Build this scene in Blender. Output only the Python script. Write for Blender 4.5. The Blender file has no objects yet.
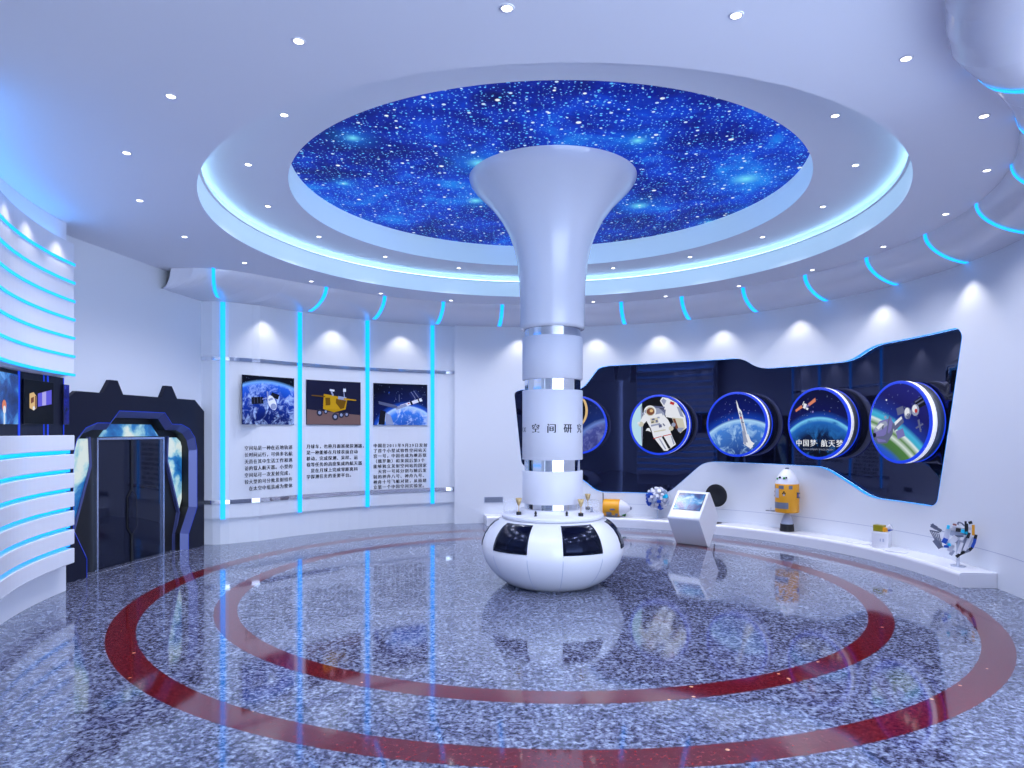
import bpy, bmesh, math, random
from mathutils import Vector, Matrix
from mathutils.geometry import delaunay_2d_cdt
from math import sin, cos, pi, radians as R, atan2, hypot
random.seed(7)
scene = bpy.context.scene
# ------------------------------------------------------------------ camera, world, exposure
cam_d = bpy.data.cameras.new('camera'); cam = bpy.data.objects.new('camera', cam_d)
scene.collection.objects.link(cam); scene.camera = cam
cam.location = (0, 0, 1.6); cam.rotation_euler = (pi/2, 0, 0)
cam_d.sensor_width = 36; cam_d.lens = 682/1024*36; cam_d.shift_y = 48/1024
cam_d.clip_start = .05; cam_d.clip_end = 100
scene.view_settings.view_transform = 'Standard'; scene.view_settings.look = 'None'
scene.view_settings.gamma = 1; scene.view_settings.use_curve_mapping = False
scene.view_settings.exposure = 0.0
world = bpy.data.worlds.new('world'); scene.world = world; world.use_nodes = True
wb = world.node_tree.nodes['Background']
wb.inputs[0].default_value = (.63, .755, 1.0, 1); wb.inputs[1].default_value = 6.7  # added bluish fill, entering through the open rear and right side
scene.cycles.max_bounces = 7; scene.cycles.diffuse_bounces = 4; scene.cycles.glossy_bounces = 4
scene.cycles.sample_clamp_indirect = 3; scene.cycles.caustics_reflective = False; scene.cycles.caustics_refractive = False
SPOT_W, WASH_W = 75.0, 17.0
# ------------------------------------------------------------------ fixed measures of the hall
C = (.358, 7.25); C2 = (.354, 7.43); HC = 3.705; RW = 4.63
def pol(r, a, c=C): return (c[0]+r*cos(R(a)), c[1]+r*sin(R(a)))
# ------------------------------------------------------------------ materials
def lin(c): return tuple(((v/255)/12.92 if v/255 <= .04045 else ((v/255+.055)/1.055)**2.4) for v in c)+(1,)
def mat(name, col, rough=.5, metal=0, emit=None, es=1, ior=1.5, trans=0, alpha=1, coat=0, srgb=True):
    m = bpy.data.materials.new(name); m.use_nodes = True
    b = m.node_tree.nodes['Principled BSDF']; I = b.inputs
    I['Base Color'].default_value = lin(col); I['Roughness'].default_value = rough; I['Metallic'].default_value = metal
    I['IOR'].default_value = ior; I['Transmission Weight'].default_value = trans; I['Alpha'].default_value = alpha
    I['Coat Weight'].default_value = coat
    if emit: I['Emission Color'].default_value = lin(emit); I['Emission Strength'].default_value = es
    return m
class NT:
    """small node-graph writer"""
    def __init__(s, m): s.t = m.node_tree; s.b = s.t.nodes['Principled BSDF']
    def put(s, sock, v):
        if isinstance(v, bpy.types.NodeSocket): s.t.links.new(v, sock)
        elif v is not None: sock.default_value = v
    def n(s, kind, ins=(), **kw):
        d = s.t.nodes.new('ShaderNode'+kind)
        for k, v in kw.items(): setattr(d, k, v)
        for k, v in (ins.items() if isinstance(ins, dict) else enumerate(ins)): s.put(d.inputs[k], v)
        return d
    def math(s, op, a, b=None, c=None):
        return s.n('Math', {i: v for i, v in enumerate((a, b, c)) if v is not None}, operation=op).outputs[0]
    def obj(s): return s.n('TexCoord').outputs['Object']
    def noise(s, vec, scale, detail=4, rough=.55, dist=0):
        return s.n('TexNoise', {'Vector': vec, 'Scale': scale, 'Detail': detail, 'Roughness': rough, 'Distortion': dist}).outputs[0]
    def vor(s, vec, scale, out='Distance'):
        return s.n('TexVoronoi', {'Vector': vec, 'Scale': scale}).outputs[out]
    def ramp(s, fac, stops, interp='LINEAR'):
        d = s.n('ValToRGB', {0: fac}); r = d.color_ramp; r.interpolation = interp
        while len(r.elements) > 1: r.elements.remove(r.elements[0])
        r.elements[0].position = stops[0][0]; r.elements[0].color = lin(stops[0][1])
        for p, c in stops[1:]:
            e = r.elements.new(p); e.color = lin(c)
        return d.outputs[0]
    def mix(s, f, a, b, mode='MIX'):
        d = s.n('Mix', data_type='RGBA', blend_type=mode)
        s.put(d.inputs[0], f); s.put(d.inputs[6], a); s.put(d.inputs[7], b); return d.outputs[2]
    def rng(s, v, a, b, c=0, d=1):
        return s.n('MapRange', {0: v, 1: a, 2: b, 3: c, 4: d}).outputs[0]
M = {}
M['wall'] = mat('white_wall_paint', (222, 226, 233), .45)
M['ceil'] = mat('white_ceiling_paint', (234, 236, 243), .6)
M['white'] = mat('white_gloss_lacquer', (228, 229, 236), .22, coat=.3)
M['whiteM'] = mat('white_satin_lacquer', (226, 227, 235), .4)
M['cyan'] = mat('cyan_led', (0, 0, 0), .5, emit=(0, 214, 255), es=1.05)
M['blue'] = mat('blue_led', (0, 0, 0), .5, emit=(14, 62, 235), es=1.0)
M['sky_led'] = mat('sky_blue_led', (0, 40, 80), .4, emit=(30, 150, 255), es=1.3)
M['cove_led'] = mat('blue_cove_led', (0, 40, 80), .4, emit=(80, 165, 255), es=7)
M['cove'] = mat('cove_fascia_painted_glow', (215, 222, 235), .5, emit=(165, 212, 238), es=.45)  # cove light on the fascia painted in as emission; the band is no lamp
M['cove_tape'] = mat('cove_led_tape', (0, 0, 0), .5, emit=(160, 218, 255), es=8)
M['chrome'] = mat('polished_chrome', (225, 228, 235), .06, 1)
M['silver'] = mat('brushed_silver', (190, 200, 225), .25, 1)
M['grey'] = mat('grey_metal', (95, 98, 105), .4, .3)
M['black'] = mat('black_lacquer', (11, 13, 26), .15, ior=1.33)
M['blackM'] = mat('matt_black', (16, 16, 22), .5)
M['navy'] = mat('dark_navy_lacquer', (22, 24, 42), .45, ior=1.3)
M['gate_bevel'] = mat('blue_grey_metal', (78, 86, 138), .3, .3)
M['panel'] = mat('dark_gloss_glass', (14, 15, 27), .03, ior=1.75)
M['panel'].node_tree.nodes['Principled BSDF'].inputs['Specular Tint'].default_value = (.35, .42, .9, 1)
M['door_glass'] = mat('smoked_glass', (17, 19, 34), .04, ior=1.5)
M['door_glass'].node_tree.nodes['Principled BSDF'].inputs['Specular Tint'].default_value = (.4, .5, .9, 1)
M['ink'] = mat('black_ink', (18, 20, 32), .6)
M['lens'] = mat('lamp_lens', (255, 255, 255), .4, emit=(255, 252, 248), es=7)
M['gold'] = mat('gold', (200, 172, 120), .35, .5)
M['yellow'] = mat('amber_paint', (232, 160, 20), .4)
M['olive'] = mat('olive_gold_foil', (150, 140, 20), .35, .3)
M['green'] = mat('green_paint', (40, 140, 50), .5)
M['glass'] = mat('clear_glass', (235, 240, 250), .05, alpha=.13)
M['acrylic'] = mat('frosted_acrylic', (225, 230, 245), .3, alpha=.85)
M['rimwhite'] = mat('backlit_white_rim', (240, 240, 245), .4, emit=(240, 240, 245), es=.55)
M['bluepaint'] = mat('blue_paint', (25, 80, 190), .4)
M['cyanpaint'] = mat('cyan_paint', (20, 200, 240), .4)
M['palegrey'] = mat('pale_grey_plastic', (176, 184, 205), .4)
M['steel'] = mat('mid_grey_metal', (120, 126, 145), .35, .5)
M['brick'] = mat('terracotta_paint', (150, 95, 90), .5)
M['cyan'].node_tree.nodes['Principled BSDF'].inputs['Emission Color'].default_value = (0, .30, 1, 1)
M['cyan'].node_tree.nodes['Principled BSDF'].inputs['Emission Strength'].default_value = 2.3
M['black'].node_tree.nodes['Principled BSDF'].inputs['Specular Tint'].default_value = (.4, .5, 1, 1)
def flat(name, col, e=0):
    m = mat(name, col if not e else tuple(v*.3 for v in col), .5, emit=col if e else None, es=e); m.node_tree.nodes['Principled BSDF'].inputs['Specular IOR Level'].default_value = .15; return m
# floor granite with two red rings inlaid
def floor_mat():
    m = mat('polished_granite', (120, 125, 150), .06, ior=1.95); g = NT(m); g.b.inputs['Specular Tint'].default_value = (.58, .85, 1, 1)
    co = g.obj(); vd = g.n('VectorMath', {0: co, 1: (C[0], C[1], 0)}, operation='SUBTRACT').outputs[0]
    sx = g.n('SeparateXYZ', {0: vd})
    rad = g.math('SQRT', g.math('ADD', g.math('MULTIPLY', sx.outputs[0], sx.outputs[0]), g.math('MULTIPLY', sx.outputs[1], sx.outputs[1])))
    n1 = g.noise(co, 30, 5, .66, .4); n2 = g.noise(co, 7, 3, .6); v = g.vor(co, 60)
    f = g.math('ADD', g.math('MULTIPLY', n1, .75), g.math('ADD', g.math('MULTIPLY', n2, .2), g.math('MULTIPLY', v, .12)))
    stone = g.ramp(f, [(.40, (22, 20, 36)), (.48, (62, 59, 82)), (.555, (100, 104, 130)), (.65, (142, 152, 172)), (.8, (180, 190, 200))])
    rn = g.noise(co, 40, 4, .7)
    red = g.ramp(rn, [(.35, (48, 8, 12)), (.55, (104, 20, 24)), (.75, (140, 45, 42))])
    fl = g.vor(co, 9); flk = g.math('LESS_THAN', fl, .11)
    pick = g.math('GREATER_THAN', g.noise(co, 3.1, 1), .55)
    red = g.mix(g.math('MULTIPLY', flk, pick), red, lin((205, 160, 120)))
    def band(a, b): return g.math('MULTIPLY', g.math('GREATER_THAN', rad, a), g.math('LESS_THAN', rad, b))
    msk = g.math('ADD', band(3.815, 4.025), band(3.04, 3.237))
    col = g.mix(msk, stone, red)
    ang = g.math('ARCTAN2', sx.outputs[1], sx.outputs[0])
    fr = g.math('ABSOLUTE', g.math('SUBTRACT', g.math('FRACT', g.math('MULTIPLY', ang, 16/(2*pi))), .5))
    wid = g.math('MULTIPLY', fr, g.math('MULTIPLY', rad, 2*pi/16))
    line = g.math('MULTIPLY', g.math('LESS_THAN', wid, .003), g.math('GREATER_THAN', rad, 3.24))
    col = g.mix(g.math('MULTIPLY', line, .6), col, lin((40, 36, 50)))
    g.put(g.b.inputs['Base Color'], col)
    return m
M['floor'] = floor_mat()
def star_mat():
    m = mat('starfield_film', (0, 0, 0), .5); g = NT(m); co = g.obj()
    n = g.noise(co, .75, 6, .62, .5); n2 = g.noise(co, 2.4, 5, .6, .3)
    f = g.math('ADD', g.math('MULTIPLY', n, .65), g.math('MULTIPLY', n2, .35))
    col = g.ramp(f, [(.34, (3, 8, 85)), (.46, (4, 28, 150)), (.55, (8, 62, 205)), (.65, (24, 130, 235)), (.8, (90, 190, 245))])
    for sc, r, amp, c, keep in ((.75, .5, .75, (20, 130, 235), .3), (.75, .16, 1, (120, 230, 250), .3), (3, .085, 1, (235, 245, 255), .5), (6, .12, 1, (200, 225, 255), .45), (9, .15, 1, (90, 190, 255), .45), (14, .17, 1, (110, 190, 255), .4), (22, .2, .9, (110, 180, 255), .35)):
        vn = g.n('TexVoronoi', {'Vector': co, 'Scale': sc}, voronoi_dimensions='2D'); d = vn.outputs['Distance']
        cs = g.n('SeparateColor', {0: vn.outputs['Color']}); rnd = cs.outputs[0]
        size = g.math('MULTIPLY', g.rng(cs.outputs[1], 0, 1, .35, 1), r)
        k = g.math('MULTIPLY', g.math('SUBTRACT', 1, g.math('MINIMUM', g.math('DIVIDE', d, size), 1)), g.math('GREATER_THAN', rnd, keep))
        k = g.math('POWER', k, 2) if sc < 2 else g.math('MINIMUM', g.math('MULTIPLY', k, 3), 1)
        col = g.mix(g.math('MULTIPLY', k, amp), col, lin(c))
    g.put(g.b.inputs['Emission Color'], col); g.b.inputs['Emission Strength'].default_value = 1.0
    g.b.inputs['Specular IOR Level'].default_value = .1
    return m
M['stars'] = star_mat()
def planet_mat(name, cx, cz, r, stops, span, cloud=None, cl_scale=8, stars=True, e=.9, emissive=True, wave=.0):
    """printed space picture: colour depends on the signed distance to a planet limb"""
    m = mat(name, (0, 0, 0), .35); g = NT(m); g.b.inputs['Specular IOR Level'].default_value = .15; co = g.obj(); s = g.n('SeparateXYZ', {0: co})
    dx = g.math('SUBTRACT', s.outputs[0], cx); dz = g.math('SUBTRACT', s.outputs[2], cz)
    d = g.math('SQRT', g.math('ADD', g.math('MULTIPLY', dx, dx), g.math('MULTIPLY', dz, dz)))
    ins = g.math('SUBTRACT', r, d)
    f = g.rng(ins, -span, span)
    col = g.ramp(f, stops)
    if stars:
        k = g.math('MULTIPLY', g.math('LESS_THAN', g.vor(co, 22), .10), g.math('LESS_THAN', ins, -.03))
        k = g.math('MULTIPLY', k, .6); col = g.mix(k, col, lin((190, 210, 255)))
    if cloud:
        n = g.noise(co, cl_scale, 6, .65, .8); k = g.rng(n, .47, .68)
        k = g.math('MULTIPLY', k, g.rng(ins, 0, .03)); col = g.mix(k, col, lin(cloud))
    if emissive:
        g.put(g.b.inputs['Emission Color'], col); g.b.inputs['Emission Strength'].default_value = e
    else: g.put(g.b.inputs['Base Color'], col)
    return m
def nebula_mat(name, stops, scale, e=1, dist=.6, loc=(0, 0, 0)):
    m = mat(name, (0, 0, 0), .2); g = NT(m)
    v = g.n('VectorMath', {0: g.obj(), 1: loc}, operation='ADD').outputs[0]
    col = g.ramp(g.noise(v, scale, 5, .55, dist), stops)
    g.put(g.b.inputs['Emission Color'], col); g.b.inputs['Emission Strength'].default_value = e
    return m
# ------------------------------------------------------------------ mesh builder
class MB:
    def __init__(s): s.v = []; s.f = []; s.mi = []; s.sm = []; s.mats = []
    def add(s, vs, fs, m='white', smooth=False, T=None):
        m = M[m] if isinstance(m, str) else m
        if m not in s.mats: s.mats.append(m)
        k = s.mats.index(m); o = len(s.v)
        s.v += [(T @ Vector(p)) if T else Vector(p) for p in vs]
        for f in fs: s.f.append([i+o for i in f]); s.mi.append(k); s.sm.append(smooth)
        return s
    def box(s, x0, x1, y0, y1, z0, z1, m='white', b=0, T=None):
        if b:
            bm = bmesh.new(); bmesh.ops.create_cube(bm, size=1)
            for v in bm.verts: v.co = Vector((x0+(v.co.x+.5)*(x1-x0), y0+(v.co.y+.5)*(y1-y0), z0+(v.co.z+.5)*(z1-z0)))
            bmesh.ops.bevel(bm, geom=bm.edges[:], offset=b, segments=2, affect='EDGES', profile=.5)
            bm.verts.index_update(); vs = [v.co.copy() for v in bm.verts]; fs = [[v.index for v in f.verts] for f in bm.faces]; bm.free()
            return s.add(vs, fs, m, False, T)
        vs = [(x, y, z) for z in (z0, z1) for x, y in ((x0, y0), (x1, y0), (x1, y1), (x0, y1))]
        return s.add(vs, [(3, 2, 1, 0), (4, 5, 6, 7), (0, 1, 5, 4), (1, 2, 6, 5), (2, 3, 7, 6), (3, 0, 4, 7)], m, False, T)
    def lathe(s, prof, c=(0, 0), a0=0, a1=360, n=48, m='white', smooth=True, T=None, closed=False, caps=False):
        full = abs(a1-a0) >= 359.9; k = n if full else n+1; L = len(prof); vs = []; fs = []
        for i in range(k):
            a = R(a0+(a1-a0)*i/n)
            vs += [(c[0]+r*cos(a), c[1]+r*sin(a), z) for r, z in prof]
        for i in range(n):
            j = (i+1) % k
            for q in range(L if closed else L-1):
                w = (q+1) % L; fs.append((i*L+q, j*L+q, j*L+w, i*L+w))
        if caps and not full: fs += [tuple(range(L)), tuple(reversed(range((k-1)*L, k*L)))]
        return s.add(vs, fs, m, smooth, T)
    def cyl(s, p, q, r, r2=None, n=20, m='white', T=None, smooth=True):
        p, q = Vector(p), Vector(q); r2 = r if r2 is None else r2; ax = (q-p).normalized()
        u = ax.orthogonal().normalized(); w = ax.cross(u); vs = []
        for c_, rr in ((p, r), (q, r2)):
            vs += [c_+u*rr*cos(2*pi*i/n)+w*rr*sin(2*pi*i/n) for i in range(n)]
        s.add(vs, [(i, (i+1) % n, n+(i+1) % n, n+i) for i in range(n)], m, smooth, T)
        return s.add(vs, [tuple(reversed(range(n))), tuple(range(n, 2*n))], m, False, T)
    def ball(s, c, r, m='white', n=16, sc=(1, 1, 1), T=None):
        vs = []; fs = []; h = n//2
        for i in range(1, h):
            for j in range(n):
                a, b = pi*i/h, 2*pi*j/n; vs.append((c[0]+r*sc[0]*sin(a)*cos(b), c[1]+r*sc[1]*sin(a)*sin(b), c[2]+r*sc[2]*cos(a)))
        t = len(vs); vs += [(c[0], c[1], c[2]+r*sc[2]), (c[0], c[1], c[2]-r*sc[2])]
        for i in range(h-2):
            for j in range(n): fs.append((i*n+j, (i+1)*n+j, (i+1)*n+(j+1) % n, i*n+(j+1) % n))
        fs += [(t, j, (j+1) % n) for j in range(n)]+[(t+1, (h-2)*n+(j+1) % n, (h-2)*n+j) for j in range(n)]
        return s.add(vs, fs, m, True, T)
    def prism(s, pts, y0, y1, m='white', T=None):
        """outline in local x,z; thickness along y"""
        n = len(pts); vs = [(x, y0, z) for x, z in pts]+[(x, y1, z) for x, z in pts]
        return s.add(vs, [tuple(range(n)), tuple(reversed(range(n, 2*n)))]+[(i+n, (i+1) % n+n, (i+1) % n, i) for i in range(n)], m, False, T)
    def decal(s, pts, y=0, m='white', th=.002, T=None): return s.prism(pts, y-th, y, m, T)
    def loft(s, A, B, m='white', closed=False, smooth=False):
        n = len(A); return s.add(list(A)+list(B), [(i, (i+1) % n, n+(i+1) % n, n+i) for i in range(n if closed else n-1)], m, smooth)
    def build(s, name, parent=None, world=True, **kw):
        me = bpy.data.meshes.new(name); inv = parent.matrix_world.inverted() if (parent and world) else None
        me.from_pydata([inv @ p if inv else p for p in s.v], [], s.f)
        for m in s.mats: me.materials.append(m)
        me.polygons.foreach_set('material_index', s.mi); me.polygons.foreach_set('use_smooth', s.sm)
        bm = bmesh.new(); bm.from_mesh(me); bmesh.ops.recalc_face_normals(bm, faces=bm.faces); bm.to_mesh(me); bm.free()
        o = bpy.data.objects.new(name, me); scene.collection.objects.link(o); o.parent = parent
        for k, v in kw.items(): o[k] = v
        return o
def thing(name, label, cat, loc=(0, 0, 0), rz=0, group=None):
    o = bpy.data.objects.new(name, None); scene.collection.objects.link(o); o.empty_display_size = .1
    o.location = loc; o.rotation_euler = (0, 0, rz); o['label'] = label; o['category'] = cat
    if group: o['group'] = group
    o.matrix_world = Matrix.Translation(Vector(loc)) @ Matrix.Rotation(rz, 4, 'Z')
    return o
def tag(o, label, cat, group=None):
    o['label'] = label; o['category'] = cat
    if group: o['group'] = group
    return o
def struct(o): o['kind'] = 'structure'; return o
def copy_tree(o, parent=None):
    c = o.copy(); scene.collection.objects.link(c)
    if parent: c.parent = parent
    for ch in list(o.children): copy_tree(ch, c)
    return c
def own(mb, name, loc, label, cat, rz=0, group=None):
    """a thing that is one mesh, its origin at its base"""
    T = (Matrix.Translation(Vector(loc)) @ Matrix.Rotation(rz, 4, 'Z')); inv = T.inverted(); mb.v = [inv @ p for p in mb.v]
    o = mb.build(name); o.matrix_world = T; return tag(o, label, cat, group)
def rounded(pts, r, n=5):
    out = []; L = len(pts)
    for i, p in enumerate(pts):
        p = Vector(p); a = Vector(pts[i-1])-p; b = Vector(pts[(i+1) % L])-p
        ra = min(r, a.length*.45, b.length*.45); A = p+a.normalized()*ra; B = p+b.normalized()*ra
        for k in range(n+1):
            t = k/n; q = A*(1-t)**2+p*2*t*(1-t)+B*t*t; out.append((q.x, q.y))
    return out
def resample(pts, step, closed=True):
    out = []; L = len(pts)
    for i in range(L if closed else L-1):
        a, b = Vector(pts[i]), Vector(pts[(i+1) % L]); k = max(1, math.ceil((b-a).length/step))
        out += [tuple(a.lerp(b, j/k)) for j in range(k)]
    if not closed: out.append(tuple(pts[-1]))
    return out
def inside(p, poly):
    c = False; x, y = p
    for i in range(len(poly)):
        x1, y1 = poly[i-1]; x2, y2 = poly[i]
        if (y1 > y) != (y2 > y) and x < (x2-x1)*(y-y1)/(y2-y1)+x1: c = not c
    return c
def region(outer, grid, holes=(), keep=None):
    """triangulated flat region in 2D: (points, faces); holes are dropped"""
    pts = list(outer); edges = [(i, (i+1) % len(outer)) for i in range(len(outer))]
    for h in holes:
        o = len(pts); pts += h; edges += [(o+i, o+(i+1) % len(h)) for i in range(len(h))]
    pts += [g for g in grid if inside(g, outer)]
    vs, _, fs, *_ = delaunay_2d_cdt([Vector(p) for p in pts], edges, [], 0, 1e-5)
    res = []
    for f in fs:
        c = sum((vs[i] for i in f), Vector((0, 0)))/len(f)
        if inside(c, outer) and not any(inside(c, h) for h in holes): res.append(tuple(f))
    return [tuple(v) for v in vs], res
def offset_line(pts, d):
    """open polyline moved sideways (to its left) by d"""
    out = []
    for i, p in enumerate(pts):
        p = Vector(p); ns = []
        if i > 0: e = (p-Vector(pts[i-1])).normalized(); ns.append(Vector((-e.y, e.x)))
        if i < len(pts)-1: e = (Vector(pts[i+1])-p).normalized(); ns.append(Vector((-e.y, e.x)))
        n = sum(ns, Vector((0, 0))).normalized(); k = 1/max(.4, n.dot(ns[0])); out.append(tuple(p+n*d*k))
    return out
CJK = None
def text_geo(s, size, bold=.012, spacing=1.0):
    cu = bpy.data.curves.new('lettering', 'FONT'); cu.body = s; cu.size = size; cu.resolution_u = 2
    cu.offset = bold*size; cu.space_character = spacing
    o = bpy.data.objects.new('lettering', cu); scene.collection.objects.link(o)
    bpy.context.view_layer.update(); dg = bpy.context.evaluated_depsgraph_get()
    me = bpy.data.meshes.new_from_object(o.evaluated_get(dg)); vs = [v.co.copy() for v in me.vertices]; fs = [tuple(p.vertices) for p in me.polygons]
    bpy.data.objects.remove(o); bpy.data.curves.remove(cu); bpy.data.meshes.remove(me)
    return vs, fs
GC = {}
def glyph(ch, size, bold=.028):
    if ch not in GC: GC[ch] = text_geo(ch, 1.0, 0)
    vs, fs = GC[ch]; n = len(vs)
    return [(v+Vector((k*bold, 0, 0)))*size for k in (-1, 1) for v in vs], list(fs)+[tuple(i+n for i in f) for f in fs]
# ------------------------------------------------------------------ setting: floor, ceiling, walls
fl = MB().box(-6.5, 6.5, -2.5, 13.5, -.1, 0, 'floor').build('floor'); struct(fl)
N = 160; X0, X1, Y0, Y1 = -6.5, 6.5, -2.5, 13.5
mb = MB(); inn = [pol(3.365, 360*i/N)+(HC,) for i in range(N)]; out = []
for i in range(N):
    a = 2*pi*i/N; dx, dy = cos(a), sin(a); t = 1e9
    if dx > 1e-9: t = min(t, (X1-C[0])/dx)
    if dx < -1e-9: t = min(t, (X0-C[0])/dx)
    if dy > 1e-9: t = min(t, (Y1-C[1])/dy)
    if dy < -1e-9: t = min(t, (Y0-C[1])/dy)
    out.append((C[0]+t*dx, C[1]+t*dy, HC))
mb.loft(inn, out, 'ceil', closed=True)
mb.lathe([(3.365, 4.0), (2.6, 4.0)], C, n=N, m='ceil', smooth=False)
struct(mb.build('ceiling'))
struct(MB().lathe([(3.365, HC), (3.365, 4.0)], C, n=N, m='cove').build('trim_1'))  # fascia bands of both steps carry the painted cove glow
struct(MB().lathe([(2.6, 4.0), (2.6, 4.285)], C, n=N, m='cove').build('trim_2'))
struct(MB().lathe([(3.364, 3.926), (3.338, 3.926), (3.338, 3.931), (3.364, 3.931)], C, n=N, m='ceil').lathe([(3.342, 3.932), (3.362, 3.941)], C, n=N, m='cove_tape', smooth=False).build('trim_4'))
own(MB().lathe([(0, 4.28), (2.6, 4.28)], C, n=N, m='stars', smooth=False), 'star_ceiling_panel', (C[0], C[1], 4.28),
    'round backlit ceiling panel printed with blue starry night sky', 'ceiling panel')
# left wall (straight) with an opening for the gate
RZ = atan2(2.45, .36); GP = Vector((-4.765, 7.25, 0)); TG = Matrix.Translation(GP) @ Matrix.Rotation(RZ, 4, 'Z')
o_ = [(-9.6, 0), (2.47, 0), (2.47, HC), (-9.6, HC)]; hole = [(.02, .001), (2.31, .001), (2.31, 1.86), (.02, 1.86)]
vs, fs = region(o_, [], [hole]); mb = MB(); mb.add([(x, 0, z) for x, z in vs], fs, 'wall', T=TG)
struct(mb.build('wall_left'))
# back wall: plan line of the graphic panels
PL = [pol(4.89, a) for a in range(106, 148, 2)]+[(-3.79, 9.93), (-3.92, 9.82), (-4.03, 9.73), (-4.14, 9.675), (-4.25, 9.655), (-4.43, 9.675)]
def offs(pl, d): return offset_line(pl, d)       # positive d: towards the room
sgn = 1 if Vector(offs(PL, .1)[3]).x*0+(Vector(offs(PL, .1)[3])-Vector(C)).length < (Vector(PL[3])-Vector(C)).length else -1
def along(pl, d, z0, z1, m, mb=None, th=None):
    """strip of wall following a plan line, d towards the room"""
    mb = mb or MB(); A = offs(pl, sgn*d)
    if th is None: return mb.loft([(x, y, z0) for x, y in A], [(x, y, z1) for x, y in A], m)
    B = offs(pl, sgn*(d-th)); n = len(A); vs = []
    for (a, b) in zip(A, B): vs += [(a[0], a[1], z0), (a[0], a[1], z1), (b[0], b[1], z1), (b[0], b[1], z0)]
    fs = [(4*i+q, 4*i+4+q, 4*i+4+(q+1) % 4, 4*i+(q+1) % 4) for i in range(n-1) for q in range(4)]+[(0, 1, 2, 3), (4*n-1, 4*n-2, 4*n-3, 4*n-4)]
    return mb.add(vs, fs, m)
mb = along(PL, 0, .37, HC, 'wall'); along(PL, -.03, 0, .37, 'wall', mb)
A = offs(PL, 0); B = offs(PL, sgn*-.03); mb.loft([(x, y, .37) for x, y in A], [(x, y, .37) for x, y in B], 'wall')
p0, p1 = pol(5.0, 106), pol(4.63, 106.8, C2)
mb.add([(p0[0], p0[1], 0), (p1[0], p1[1], 0), (p1[0], p1[1], HC), (p0[0], p0[1], HC)], [(0, 1, 2, 3)], 'wall')
struct(mb.build('wall_back'))
# right wall: a cylinder about C2 with the dark panel let in
OUT = [(93.9, 2.3), (92.4, 2.35), (79.1, 2.34), (75.6, 2.72), (73.5, 2.755), (58.19, 2.775), (45.3, 2.765), (41.8, 2.575), (23.6, 2.565), (18.9, 2.74),
       (2.4, 2.77), (1.4, 2.68), (6.4, .78), (7.4, .725), (19.6, .735), (28.9, 1.108), (53.0, 1.12), (60.8, .56), (75.9, .55), (79.2, .79), (91.6, .99), (92.3, 1.06)]
ol = [(R(a)*RW, z) for a, z in OUT]; ol = resample(rounded(ol, .16, 6), .06)
grid = [(R(a)*RW, z) for a in [x*1.5 for x in range(-33, 72)] for z in (.4, .8, 1.2, 1.6, 2.0, 2.4, 2.9, 3.3)]
lo, hi = R(-50)*RW, R(107.0)*RW
outer = resample([(lo, 0), (hi, 0), (hi, HC), (lo, HC)], .12)
def cylw(p, r, c=C2): a = p[0]/RW; return (c[0]+r*cos(a), c[1]+r*sin(a), p[1])
vs, fs = region(outer, grid, [ol]); mb = MB().add([cylw(p, RW) for p in vs], fs, 'wall', smooth=True)
pe = pol(RW, -50, C2)
struct(mb.build('wall_right'))
struct(MB().add([(X0, -2.5, 0), (.1, -2.5, 0), (.1, -2.5, HC), (X0, -2.5, HC)], [(0, 1, 2, 3)], 'wall').build('wall_front'))  # unseen wall, stopped short to let the added world fill in
pm = pol(RW, 48, C2)
dp = thing('glossy_backboard', 'long dark glossy wall panel with angled blue-lit outline behind the round displays', 'wall panel', (pm[0], pm[1], .55), R(48))
vs, fs = region(ol, grid); MB().add([cylw(p, RW+.07) for p in vs], fs, 'panel', smooth=True).build('glass_face', dp)
MB().loft([cylw(p, RW-.004) for p in ol], [cylw(p, RW+.068) for p in ol], 'sky_led', closed=True).build('light_edge', dp, label='glowing blue edge')
struct(MB().lathe([(RW-.0015, .357), (RW-.0015, .363)], C2, -49, 99, 120, m='palegrey').build('trim_5'))
# tube-shaped bulkhead under the ceiling
def wall_r(a):
    """distance from C to the wall surface in direction a"""
    if a > 105.9:
        d = Vector((cos(R(a)), sin(R(a)))); best = None
        for i in range(len(PL)-1):
            p, q = Vector(PL[i])-Vector(C), Vector(PL[i+1])-Vector(C); e = q-p; den = d.x*e.y-d.y*e.x
            if abs(den) < 1e-9: continue
            t = (p.x*e.y-p.y*e.x)/den; s_ = (p.x*d.y-p.y*d.x)/den
            if t > 0 and -1e-6 <= s_ <= 1+1e-6: best = t
        if best: return best
        k = .36/2.45; dx, dy = cos(R(a)), sin(R(a))      # straight left wall
        return (-4.765+k*(C[1]-7.25)-C[0])/(dx-k*dy)
    c = Vector(C2)-Vector(C); d = Vector((cos(R(a)), sin(R(a)))); b = c.dot(d)
    return b+math.sqrt(b*b-c.length_squared+RW*RW)
def inner_r(a):
    T = [(-71.3, 4.65), (-68.8, 4.47), (-66, 4.30), (-63.2, 4.17), (-60, 4.07), (-57, 4.04), (139, 4.04), (143, 4.07), (149, 4.13), (155, 4.23), (158, 4.34), (160.3, 4.5), (161.6, 4.7), (162.3, 4.98)]
    if a <= T[0][0]: return T[0][1]
    for (a0, r0), (a1, r1) in zip(T, T[1:]):
        if a <= a1: return r0+(r1-r0)*(a-a0)/(a1-a0)
    return T[-1][1]
DROP = .25
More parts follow.
